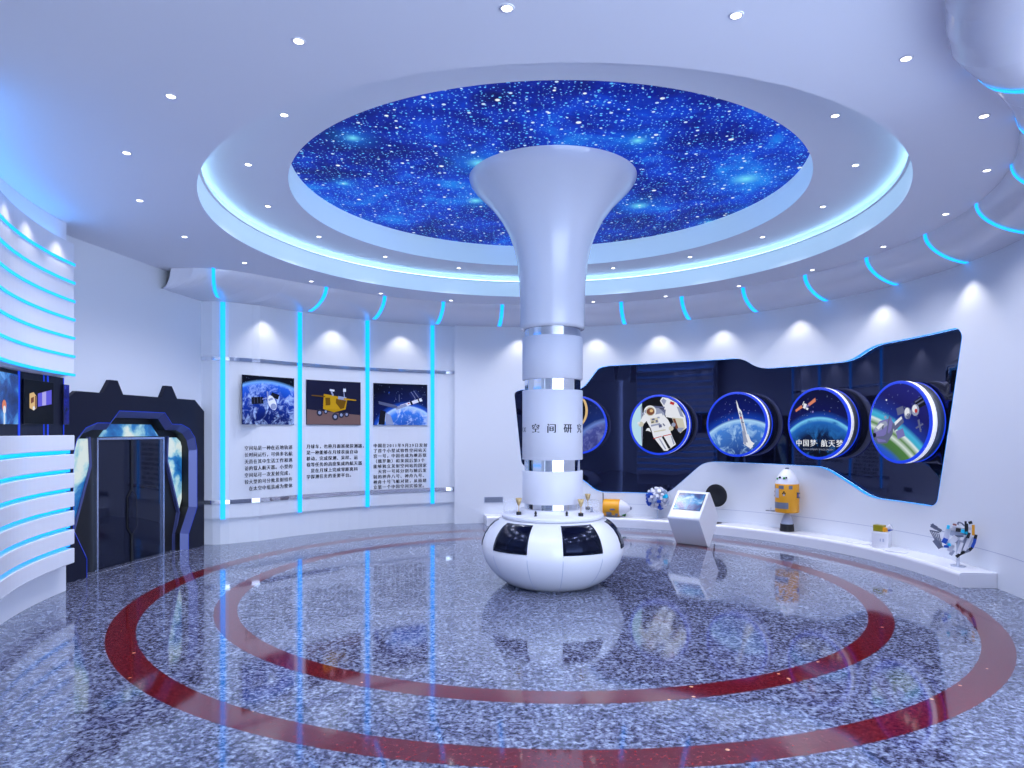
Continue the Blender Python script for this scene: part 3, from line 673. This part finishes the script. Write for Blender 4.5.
MB().lathe([(0, .79), (.345, .79), (.35, .785), (.35, .752), (.40, .75), (.40, .745), (.53, .742), (.54, .735), (.54, .705), (.53, .70), (.48, .698), (0, .698)], cc, n=72, m='whiteM').build('top_plate', col)
bp = [(0, 0), (.44, 0), (.5, .03), (.58, .085), (.655, .16), (.71, .245), (.742, .33), (.75, .39), (.742, .46), (.715, .535), (.67, .605), (.61, .66), (.55, .69), (.49, .7)]
def bprof(z):
    for (r0, z0), (r1, z1) in zip(bp[1:], bp[2:]):
        if z <= z1: return r0+(r1-r0)*(z-z0)/(z1-z0)
    return bp[-1][0]
MB().lathe(bp, cc, n=96, m='white').build('rounded_base', col)
zs = [.415, .46, .5, .54, .58, .62, .655, .68]
for k in range(6):
    a0 = -90-39-16.5+60*k
    prof = [(bprof(z)+.006, z) for z in zs]+[(bprof(z)-.01, z) for z in reversed(zs)]
    MB().lathe(prof, cc, a0, a0+33, 12, m='black', closed=True, caps=True).build('window_panel', col, label='dark glossy blue-black panel')
mb = MB()
for k in range(6):
    for d in (-16.5, 16.5):
        a = -90-39+60*k+d; prof = [(bprof(z)+.002, z) for z in [.0, .03, .085, .16, .245, .33, .41]]
        prof += [(r-.01, z) for r, z in reversed(prof)]
        mb.lathe(prof, cc, a-.25, a+.25, 1, m='palegrey', closed=True, caps=True)
mb.build('seams', col)
mb = MB()
for k, ch in enumerate('XX空间研究'):
    a = -90-36+31*(k-2); sz = .10 if k > 1 else .07; vs, fs = glyph(ch, sz)
    if k < 2: a = -90-36-31+12*(k-1)
    xs = [v.x for v in vs]; mx = (min(xs)+max(xs))/2
    mb.add([(CX+.3215*cos(R(a)+(v.x-mx)/.32), CY+.3215*sin(R(a)+(v.x-mx)/.32), 1.60+v.y) for v in vs], fs, 'ink')
mb.build('lettering', col, label='dark chinese lettering')
# trophies and glass covers on the column's plate
def trophy():
    t = thing('trophy', '', 'trophy', (0, 0, .742), 0, 'trophies on the column plate')
    MB().lathe([(0, 0), (.026, 0), (.026, .034), (0, .034)], n=16, m='blackM', smooth=False).build('plinth', t, world=False, label='black plinth')
    MB().lathe([(0, .034), (.015, .035), (.004, .045), (.004, .095), (.012, .105), (.024, .135), (.034, .175), (.031, .175), (.01, .115), (0, .11)], n=18, m='gold').build('cup', t, world=False)
    return t
tr0 = trophy()
for i, (x, y, lb) in enumerate(((.07, 7.05, 'small gold trophy cup on black base, left side of the column plate'), (.70, 6.93, 'small gold trophy cup on black base, front right of the column plate'), (.835, 7.52, 'small gold trophy cup on black base, at the back right of the column plate'))):
    o = tr0 if i == 0 else copy_tree(tr0); o.location = (x, y, .742); o['label'] = lb
for i, (x, y, h, lb) in enumerate(((-.015, 7.21, .15, 'clear glass cylinder cover at the left end of the column plate'), (.855, 7.30, .13, 'clear glass cylinder cover at the right end of the column plate'))):
    mb = MB().lathe([(.072, 0), (.075, 0), (.075, h), (.06, h+.004), (0, h+.004), (0, h+.001), (.06, h+.001), (.072, h-.003)], (x, y), n=28, m='glass', closed=False)
    mb.v = [p+Vector((0, 0, .742)) for p in mb.v]
    own(mb, 'glass_cover', (x, y, .742), lb, 'glass cover', group='glass covers on the column plate')
for i, (x, y, lb) in enumerate(((.24, 6.91, 'tiny black figurine on the column plate, left of centre'), (.555, 6.90, 'tiny black figurine on the column plate, right of centre'), (.855, 7.30, 'tiny grey model standing inside the right glass cover'))):
    mb = MB().lathe([(0, .742), (.02, .742), (.018, .752), (.008, .757), (.014, .775), (.008, .795), (0, .80)], (x, y), n=14, m='blackM' if i < 2 else 'steel')
    own(mb, 'figurine', (x, y, .742), lb, 'figurine', group='figurines on the column plate')
# ------------------------------------------------------------------ slatted counter and slatted wall panel, left
S0, S1 = -174.5, -138.0
def arcbox(mb, r0, r1, z0, z1, a0, a1, m, n=32, b=0, c=C):
    prof = [(r0, z0+b), (r0, z1-b), (r0+b, z1), (r1, z1), (r1, z0), (r0+b, z0)] if b else [(r0, z0), (r0, z1), (r1, z1), (r1, z0)]
    return mb.lathe(prof, c, a0, a1, n, m=m, smooth=False, closed=True, caps=True)
p = pol(4.8, -160); ct = thing('reception_counter', 'curved white slatted counter with glowing cyan grooves beside the gate', 'counter', (p[0], p[1], 0), R(20))
arcbox(MB(), 4.87, 4.97, 0, 1.555, -175.6, S1, 'whiteM').build('body', ct)
for k in range(7):
    zt = 1.568-.187*k; arcbox(MB(), 4.74, 4.87, zt-.148, zt, S0, S1, 'white', b=.006).build('slat', ct)
for k in range(6):
    zt = 1.568-.187*k-.148; arcbox(MB(), 4.83, 4.869, zt-.036, zt-.002, -175.6, S1, 'cyan').build('light_strip', ct, label='glowing cyan strip in the groove')
pn = thing('slatted_wall_panel', 'curved white slatted wall panel with thin cyan light lines above the counter', 'wall panel', (p[0], p[1], 2.15), R(20))
arcbox(MB(), 4.86, 4.97, 2.155, HC-.002, -175.5, S1, 'whiteM').build('body', pn)
arcbox(MB(), 4.758, 4.86, 2.158, 3.467, S0, S1, 'whiteM').build('backing', pn)
zst = [3.267-.183*k for k in range(7)]
for k in range(7):
    zt = zst[k]+.010; zb = zt-.024
    arcbox(MB(), 4.735, 4.757, zb, zt, S0-.15, S1, 'cyan').build('light_strip', pn, label='thin glowing cyan line')
for k in range(7):
    z1 = 3.467 if k == 0 else zst[k-1]-.012; z0 = zst[k]+.008
    arcbox(MB(), 4.745, 4.758, z0, z1, S0, S1, 'white').build('slat', pn)
arcbox(MB(), 4.79, 4.84, 3.468, 3.478, S0+.6, S1, 'cove_led').build('cove_light', pn, label='blue light strip on top')
# niche between them
nb = thing('niche_panel', 'dark glossy back panel with blue light lines above the counter', 'wall panel', (p[0], p[1], 1.56), R(20))
arcbox(MB(), 4.955, 4.97, 1.556, 2.155, -176.9, S1, 'navy').build('back', nb)
for a, w in ((-167.75, .2), (-172.9, .07), (-173.7, .12), (-176.85, .05), (-156, .15)):
    arcbox(MB(), 4.95, 4.955, 1.557, 2.154, a-w, a+w, 'blue', n=2).build('light_line', nb, label='blue light line')
def screen(a, hw, z0, z1, m, fn, lb, r=4.945):
    t = local_thing('wall_screen', lb, 'screen', a, z0, r-.002, C, 'screens in the niche above the counter')
    placed(curved_board(MB(), -hw, hw, 0, z1-z0, -.012, -.002, 'blackM'), 'casing', t, r); placed(grid_plane(MB(), -hw+.004, hw-.004, .004, z1-z0-.004, -.0135, m), 'picture', t, r)
    if fn: mb = MB(); fn(mb, -.0145, (z1-z0)); placed(mb, 'shown_subject', t, r)
def s_rocket(mb, y, h):
    mb.decal(circ(.24, h*.36, .05, 14, .8), y, E_['orange']); mb.decal(circ(.24, h*.28, .035, 12, .8), y-.002, E_['white']); mb.decal(rect(.24, h*.1, .012, .09), y, E_['white'])
def s_sat(mb, y, h):
    mb.decal([(-.17, h*.36), (-.17, h*.68), (-.10, h*.72), (-.05, h*.64), (-.05, h*.36), (-.1, h*.31)], y, E_['gold']); mb.decal([(-.15, h*.58), (-.1, h*.62), (-.1, h*.5), (-.15, h*.46)], y-.002, E_['brown'])
    mb.decal(circ(-.1, h*.36, .02, 10), y-.003, E_['white']); mb.decal(rect(-.07, h*.5, .015, .12), y-.003, E_['brown'])
    mb.decal([(-.02, h*.40), (-.02, h*.7), (.22, h*.82), (.22, h*.48)], y, flat('wing_violet', (95, 90, 220), .9)); mb.decal([(.05, h*.43), (.05, h*.735), (.12, h*.77), (.12, h*.45)], y-.002, flat('wing_pale', (175, 170, 235), .9))
blueneb = nebula_mat('blue_nebula', [(.3, (6, 18, 70)), (.5, (16, 60, 140)), (.62, (60, 130, 205)), (.75, (170, 210, 245))], 6)
screen(-161.0, .52, 1.665, 2.12, blueneb, s_rocket, 'blue wall screen with a red rocket flame, at the left edge of the photo')
screen(-171.35, .262, 1.675, 2.09, flat('screen_black', (4, 4, 6), .3), s_sat, 'black wall screen showing a golden satellite with violet wing')
screen(-176.95, .05, 1.675, 2.085, nebula_mat('indigo_nebula', [(.3, (6, 6, 40)), (.55, (20, 20, 130)), (.75, (50, 80, 230))], 9), None, 'narrow indigo screen at the niche end next to the gate')
# ------------------------------------------------------------------ gate
g = thing('gate', 'dark angular sci-fi gate with two spikes, glass double door and blue posters', 'gate', tuple(GP), RZ)
GX = 1.165
def sym(p): return [(2*GX-x, z) for x, z in reversed(p)]
rt = [(1.51, 2.043), (1.6, 2.2), (1.72, 2.2), (1.83, 2.043), (2.22, 2.043), (2.435, 1.89), (2.435, 0)]
outr = sym(rt)+rt
ir = [(1.576, 1.845), (1.723, 1.70), (1.92, 1.70), (2.087, 1.645), (2.212, 1.523), (2.263, 1.353), (2.263, .553), (2.073, .21), (2.073, 0)]
innr = sym(ir)+ir
def GB(mb, name, **kw): return mb.build(name, g, world=False, **kw)
GB(MB().prism(outr+list(reversed(innr)), -.055, -.003, 'navy'), 'front_plate')
def inset(d): return [(x, max(0, z)) for x, z in offset_line(innr, -d)]
i1 = inset(.075)
ly = lambda pts, y: [(x, y, z) for x, z in pts]
GB(MB().loft(ly(innr, -.0555), ly(i1, .02), 'gate_bevel'), 'bevel', label='blue-grey bevelled inner edge')
q1 = offset_line(innr, .006); q1 = [(x, max(0, z)) for x, z in q1]
GB(MB().loft(ly(q1, -.058), ly(innr, -.058), 'blue'), 'light_line', label='thin blue light line')
GB(MB().loft(ly(i1, .02), ly(i1, .13), 'blackM'), 'reveal')
GB(MB().prism([(.01, 0.002), (.01, 1.85), (2.32, 1.85), (2.32, 0.002)], .13, .16, 'blackM'), 'backing')
# light glow behind the top edge
def strip3(pts, y0, y1): return MB().loft(ly(pts, y0), ly(pts, y1), 'sky_led')
top = [(x, z) for x, z in outr[1:-1]]
GB(strip3([(x, z-.004) for x, z in top], -.0028, -.0008), 'back_light', label='blue glow behind the top edge')
sky_print = nebula_mat('blue_sky_print', [(.38, (14, 60, 150)), (.48, (40, 130, 205)), (.53, (160, 215, 235)), (.58, (225, 240, 240))], 1.9, .85, .3)
rp = [(1.85, 1.525), (2.05, 1.525), (2.135, 1.47), (2.165, 1.40), (2.165, .68), (2.10, .52), (1.85, 1.21)]
for nm, poly in (('side_poster', rp), ('side_poster', sym(rp))):
    GB(MB().prism(poly, .108, .13, sky_print), nm, label='blue sky poster')
GB(MB().prism([(.65, 1.545), (.80, 1.695), (1.53, 1.695), (1.68, 1.545)], .108, .13, sky_print), 'header_poster', label='pale blue sky poster')
hexo = [(1.845, 1.545), (1.825, 1.21), (2.075, .5), (1.99, .2), (1.985, 0.002), (2.015, .002), (2.02, .19), (2.105, .5), (1.85, 1.22), (1.87, 1.545)]
for pl in (hexo, sym(hexo)): GB(MB().prism(pl, .09, .13, 'gate_bevel'), 'poster_frame')
dr = thing_door = None
for (x0, x1) in ((.6, 1.165), (1.18, 1.745)):
    d = GB(MB().box(x0, x1, .11, .125, .004, 1.505, 'door_glass'), 'door_leaf')
GB(MB().prism([(.575, .002), (.575, 1.535), (1.77, 1.535), (1.77, .002), (1.745, .002), (1.745, 1.51), (.6, 1.51), (.6, .002)], .085, .13, 'silver'), 'door_frame', label='silver door frame')
mb = MB().prism([(1.155, .002), (1.155, .33), (1.085, .42), (1.085, .8), (1.155, .89), (1.155, 1.505), (1.19, 1.505), (1.19, .89), (1.26, .8), (1.26, .42), (1.19, .33), (1.19, .002)], .098, .108, 'blackM')
stile = GB(mb, 'centre_stile', label='black stile with hexagon in the middle')
GB(MB().prism([(1.105, .43), (1.105, .79), (1.165, .87), (1.18, .87), (1.24, .79), (1.24, .43), (1.18, .35), (1.165, .35)], .092, .099, 'door_glass'), 'hexagon_pane')
# ------------------------------------------------------------------ curved bench along the right wall
prof = [(4.26, 0.001), (4.26, .12), (4.264, .137), (4.275, .149), (4.292, .155), (RW-.003, .155), (RW-.003, 0.001)]
mb = MB().lathe(prof, C2, -5.7, 100.6, 90, m='white', smooth=False, closed=True, caps=True)
pb = pol(4.4, 45, C2); own(mb, 'display_bench', (pb[0], pb[1], 0), 'long low curved white bench running along the right wall', 'bench', R(45))
BZ = .156
def on_bench(name, label, cat, a, r=4.45, z=BZ, turn=0, group=None):
    q = pol(r, a, C2); return thing(name, label, cat, (q[0], q[1], z), R(a-90+turn), group)
def K(mb, name, t, **kw): return mb.build(name, t, world=False, **kw)
# capsule body used standing and lying; axis z, nose up
def capsule(t, T, L=.42, r=.165, nose=.22, cone=False):
    hull = K(MB().lathe([(0, 0), (r*.97, 0), (r, .012), (r, L-.01), (r*.985, L), (0, L)], n=36, m='yellow', T=T), 'hull', t)
    nose_ = K(MB().lathe(([(r*.97, L), (r*.93, L+nose*.12), (r*.62, L+nose*.6), (r*.2, L+nose), (0, L+nose*1.02)] if cone else [(r*.98, L), (r*.9, L+nose*.3), (r*.66, L+nose*.68), (r*.36, L+nose*.95), (r*.3, L+nose*1.0), (0, L+nose*1.02)]), n=36, m='whiteM', T=T), 'nose_cone', t, label='white nose')
    mb = MB()
    for a0, a1, z0, z1, m in ((-98, -72, L-.07, L-.02, 'steel'), (-150, -128, L-.07, L-.02, 'steel'), (-48, -30, L-.07, L-.02, 'steel'), (-160, -50, .06, .15, 'steel'), (-128, -98, L*.52, L*.84, 'palegrey')):
        mb.lathe([(r+.002, z0), (r+.002, z1)], a0=a0, a1=a1, n=10, m=m, T=T)
    for (a, z, m) in ((-66, L*.68, 'blackM'), (-76, L*.68, 'blackM'), (-71, L*.63, 'palegrey'), (-71, L*.73, 'blackM')):
        mb.lathe([(r+.003, z-.012), (r+.003, z+.012)], a0=a-3.5, a1=a+3.5, n=2, m=m, T=T)
    K(mb, 'markings', hull)
    mb = MB()
    for a, z, m, s in ((-118, L+nose*.35, 'green', .016), (-98, L+nose*.45, 'blackM', .016), (-72, L+nose*.42, 'green', .018), (-60, L+nose*.45, 'blackM', .014)):
        rr = r*.88; mb.ball((rr*cos(R(a)), rr*sin(R(a)), z), s, m, 10, T=T)
    K(mb, 'ports', nose_)
    mb = MB()
    for sx in (-1, 1):
        for dz in (-.03, .03): mb.cyl((sx*r*.97, 0, L*.62+dz), (sx*(r+.035), 0, L*.62+dz), .013, m='steel', n=10, T=T)
        mb.cyl((sx*(r+.012), 0, L*.62-.04), (sx*(r+.012), 0, L*.62+.04), .01, m='bluepaint', n=10, T=T)
    K(mb, 'thrusters', hull); K(MB().cyl((0, 0, L+nose), (0, 0, L+nose+.025), .03, .02, m='steel', T=T), 'hatch', nose_)
t = on_bench('space_capsule_model', 'upright yellow space capsule model with white nose on a black stand', 'model', 34.63)
capsule(t, Matrix.Translation((0, 0, .275)), .415, .165, .21)
K(MB().lathe([(0, .001), (.1, .001), (.1, .01), (.092, .105), (0, .105)], n=30, m='blackM', smooth=False), 'stand_base', t, label='black stand base')
K(MB().lathe([(.085, .105), (.075, .16), (.045, .23), (.012, .276), (0, .276)], n=30, m='palegrey'), 'stand_cone', t)
t = on_bench('space_capsule_model', 'yellow space capsule model lying on its side on the bench by the column', 'model', 71.8, 4.43)
capsule(t, Matrix.Translation((-.17, 0, .152)) @ Matrix.Rotation(pi/2, 4, 'Y') @ Matrix.Rotation(R(95), 4, 'Z'), .28, .145, .17, True)
K(MB().cyl((-.185, 0, .1), (-.185, 0, .40), .008, m='blackM', n=8), 'antenna', t); K(MB().box(-.1, .06, -.03, .03, 0, .008, 'palegrey'), 'cradle', t)
# satellite model: blue and white blocks around a core on a pole
def cluster(t, c, rad, mats, n, seed, size=(.03, .07)):
    rnd = random.Random(seed); mb = MB(); 
    for i in range(n):
        z = 1-2*(i+.5)/n; ph = i*2.39996; rr = math.sqrt(1-z*z); d = Vector((rr*cos(ph), rr*sin(ph), z))
        q = Vector(c)+Vector((d.x*rad[0], d.y*rad[1], d.z*rad[2])); T = Matrix.Translation(q) @ d.to_track_quat('Z', 'Y').to_matrix().to_4x4()
        a, b, h = rnd.uniform(*size), rnd.uniform(*size), rnd.uniform(.02, .06)
        mb.box(-a/2, a/2, -b/2, b/2, -h, h, mats(d, rnd), T=T)
    return mb
t = on_bench('satellite_model', 'blocky blue and white satellite model on a thin pole beside the kiosk', 'model', 62.26, 4.45)
K(MB().lathe([(0, 0), (.045, 0), (.045, .008), (.009, .012), (.009, .26), (0, .26)], n=16, m='palegrey'), 'pole', t)
K(MB().ball((0, 0, .33), .11, 'palegrey'), 'core', t)
def mm(d, rnd): return 'bluepaint' if (d.x < -.55 and d.z < .45) or (d.x > .25 and d.x < .5 and d.z < .1 and rnd.random() < .7) else ('cyanpaint' if rnd.random() < .08 else ('whiteM' if rnd.random() < .75 else 'palegrey'))
K(cluster(t, (0, 0, .335), (.155, .12, .145), mm, 74, 3), 'modules', t)
# spacecraft model at the end of the bench
t = on_bench('spacecraft_model', 'spacecraft model of white, blue, black and amber pieces on a pole at the bench end', 'model', -1.1, 4.45, turn=58)
K(MB().lathe([(0, 0), (.07, 0), (.07, .006), (.016, .008), (.016, .32), (0, .32)], n=16, m='palegrey'), 'pole', t)
K(MB().box(-.04, .05, -.02, .02, .318, .334, 'steel'), 'cross_bar', t)
rnd = random.Random(11)
def bits(name, lst):
    mb = MB()
    for x, z, w, h, r_, m in lst:
        y = rnd.uniform(-.04, .04) if m in ('whiteM', 'palegrey') else -.05; mb.prism(rect(x, z, w, h, r_), y-.014, y+.014, m)
    K(mb, name, t)
bits('body_panels', [(-.10, .34, .05, .15, -12, 'whiteM'), (-.09, .24, .04, .12, 30, 'palegrey'), (-.055, .37, .06, .07, -5, 'whiteM'), (-.02, .345, .10, .05, -10, 'palegrey'), (.0, .40, .12, .05, -8, 'whiteM'), (.05, .37, .05, .07, 0, 'palegrey'),
                     (-.045, .28, .06, .10, -40, 'whiteM'), (-.065, .19, .05, .08, -25, 'whiteM'), (-.055, .14, .035, .06, -30, 'palegrey'), (.05, .24, .03, .17, -18, 'palegrey'), (.085, .26, .03, .17, -20, 'whiteM'), (.115, .27, .02, .12, -15, 'palegrey'), (.02, .2, .03, .12, -15, 'whiteM')])
bits('equipment', [(-.12, .27, .045, .055, -25, 'bluepaint'), (-.105, .21, .045, .026, 0, 'bluepaint'), (-.088, .42, .028, .04, -10, 'cyanpaint'), (-.08, .23, .03, .03, 10, 'cyanpaint'), (.042, .386, .03, .036, -10, 'cyanpaint'), (.002, .395, .045, .038, -5, 'blackM'),
                   (.075, .41, .032, .12, 0, 'blackM'), (.135, .405, .026, .11, 0, 'yellow'), (.105, .41, .025, .035, 0, 'whiteM'), (.092, .345, .028, .06, -15, 'blackM'), (-.03, .45, .035, .018, -10, 'brick'), (.11, .482, .035, .028, 20, 'blackM'), (.068, .478, .02, .03, 0, 'blackM'), (.07, .37, .03, .03, 0, 'cyanpaint')])
mb = MB()
for q in ((-.22, .41, .06, .04, -30), (-.18, .385, .06, .03, -30), (-.235, .43, .03, .02, 30), (-.16, .372, .03, .02, 60)): mb.prism(rect(*q), -.03, .0, 'steel')
for i in range(5): mb.cyl((-.255+.02*i, -.01, .36-.006*i), (-.205+.014*i, -.01, .255-.01*i), .005, m='steel', n=8)
mb.cyl((-.26, -.01, .365), (-.17, -.01, .35), .008, m='steel', n=8); mb.prism(rect(-.185, .225, .05, .1, 35), -.03, .0, 'steel'); mb.cyl((-.15, 0, .185), (0, 0, .27), .007, m='palegrey', n=8); mb.cyl((-.16, 0, .37), (-.05, 0, .34), .006, m='palegrey', n=8)
K(mb, 'robot_arm', t)
mb = MB(); pth = [(-.015, .10), (.02, .135), (.06, .16), (.1, .18), (.125, .215), (.145, .27), (.152, .31), (.16, .35)]
for i, ((xa, za), (xb, zb)) in enumerate(zip(pth, pth[1:])):
    mb.prism(rect((xa+xb)/2, (za+zb)/2, hypot(xb-xa, zb-za)*1.05, .028, math.degrees(atan2(zb-za, xb-xa))), -.02, .015, ('blackM', 'blackM', 'steel', 'blackM', 'bluepaint', 'bluepaint', 'blackM')[i])
    mb.cyl((xa, 0, za), (.0, 0, .27), .004, m='palegrey', n=6)
K(mb, 'curved_truss', t)
mb = MB()
for x0, z0, x1, z1 in ((.0, .475, .03, .472), (.03, .472, .06, .44), (.0, .475, .0, .45)): mb.cyl((x0, -.03, z0), (x1, -.03, z1), .008, m='steel', n=8)
K(mb, 'pipes', t)
# acrylic box with a gold model on it, and flat cards
t = on_bench('display_plinth', 'small white cube plinth on the bench with faint marks on its side', 'plinth', 14.9, 4.44, turn=35)
K(MB().box(-.095, .095, -.095, .095, 0, .195, 'white', b=.004), 'cube', t)
K(MB().box(.0, .012, -.0965, -.095, .08, .115, 'palegrey').box(.03, .048, -.0965, -.095, .078, .118, 'palegrey'), 'marks', t)
t = on_bench('gold_satellite_model', 'small gold foil satellite model lying on the white cube plinth', 'model', 14.9, 4.44, BZ+.1955, 20)
K(MB().box(-.085, .035, -.05, .05, 0, .08, 'olive', b=.008), 'body', t)
K(MB().box(.03, .07, -.045, .03, 0, .055, 'yellow', b=.01), 'side_pod', t, label='bright yellow pod'); K(MB().cyl((.05, .02, .04), (.1, .03, .07), .02, .03, m='whiteM').cyl((.07, .03, .02), (.125, .03, .03), .015, .004, m='bluepaint'), 'nozzle', t)
for a, r_, tn, lb in ((19.4, 4.42, 12, 'flat white oval card on the bench left of the small cube'), (11.2, 4.38, 0, 'flat white oval card on the bench right of the small cube')):
    q = pol(r_, a, C2); T = Matrix.Translation((q[0], q[1], BZ)) @ Matrix.Rotation(R(a-90+tn), 4, 'Z')
    mb = MB().lathe([(0, 0), (1, 0), (1, .008), (.96, .01), (0, .01)], n=32, m='white', smooth=False); mb.v = [T @ Vector((p.x*.17, p.y*.1, p.z)) for p in mb.v]
    own(mb, 'display_card', (q[0], q[1], BZ), lb, 'card', group='white cards on the bench')
# tiny dark wing model on the wall left of the capsule
t = local_thing('solar_wing_model', 'tiny dark solar wing model on the wall left of the upright capsule', 'model', 38.4, .42, RW-.001, C2)
K(MB().box(-.075, .075, -.15, -.10, -.006, .006, 'steel', b=.003).box(-.07, -.02, -.155, -.148, -.004, .004, 'blackM').box(.02, .07, -.155, -.148, -.004, .004, 'blackM'), 'wing', t)
K(MB().cyl((0, 0, 0), (0, -.12, 0), .008, m='palegrey', n=10).cyl((0, -.125, 0), (0, -.125, .05), .007, m='palegrey', n=10), 'bracket', t)
# black dish behind the kiosk
t = on_bench('dish_antenna_model', 'round black dish model standing on the bench behind the kiosk', 'model', 49.7, 4.46)
K(MB().lathe([(0, 0), (.09, 0), (.09, .008), (0, .012)], n=26, m='blackM'), 'foot', t); K(MB().cyl((-.03, .02, .005), (-.05, .02, .3), .012, m='blackM', n=12), 'stem', t)
K(MB().lathe([(0, .03), (.09, .02), (.175, 0), (.18, .004), (.18, .012), (.09, .03), (0, .04)], n=44, m='blackM', T=Matrix.Translation((0, 0, .435)) @ Matrix.Rotation(pi/2, 4, 'X') @ Matrix.Scale(-1, 4, (0, 0, 1))), 'dish', t)
# ------------------------------------------------------------------ kiosk
ang = atan2(-.67, .74)
t = thing('information_kiosk', 'white folded information kiosk with slanted blue touch screen', 'kiosk', (2.545, 9.65, 0), ang)
w2 = .24
kp = [(.0, .0), (.06, 0), (.34, .385), (.33, .41), (.065, .755), (.045, .755), (-.25, .41), (-.255, .385)]
kp2 = rounded(kp, .02, 3)
mb = MB(); n = len(kp2)
mb.add([(-w2, s_, h) for s_, h in kp2]+[(w2, s_, h) for s_, h in kp2], [tuple(range(n)), tuple(reversed(range(n, 2*n)))]+[(i, (i+1) % n, (i+1) % n+n, i+n) for i in range(n)], 'white')
K(mb, 'body', t)
sd = Vector((0, .29, .345)).normalized(); nrm = Vector((0, -sd.z, sd.y)); b0 = Vector((0, -.25, .41)); Ts = Matrix(((1, 0, 0, 0), (0, sd.y, -sd.z, 0), (0, sd.z, sd.y, 0), (0, 0, 0, 1)))
Ts = Matrix.Translation(b0) @ Ts
bez = K(MB().box(-.205, .205, .13, .415, -.004, .0035, 'black', T=Ts), 'screen_bezel', t)
scr = MB().add([(-.2, .135, 0), (.2, .135, 0), (.2, .41, 0), (-.2, .41, 0)], [(0, 1, 2, 3)], nebula_mat('kiosk_screen', [(.36, (3, 14, 60)), (.5, (8, 60, 150)), (.6, (40, 140, 215)), (.7, (215, 240, 250))], 3.6, 1, .5, (1.3, 0, .4)), T=Ts @ Matrix.Translation((0, 0, .0045)))
K(scr, 'touch_screen', bez, label='glowing blue touch screen')
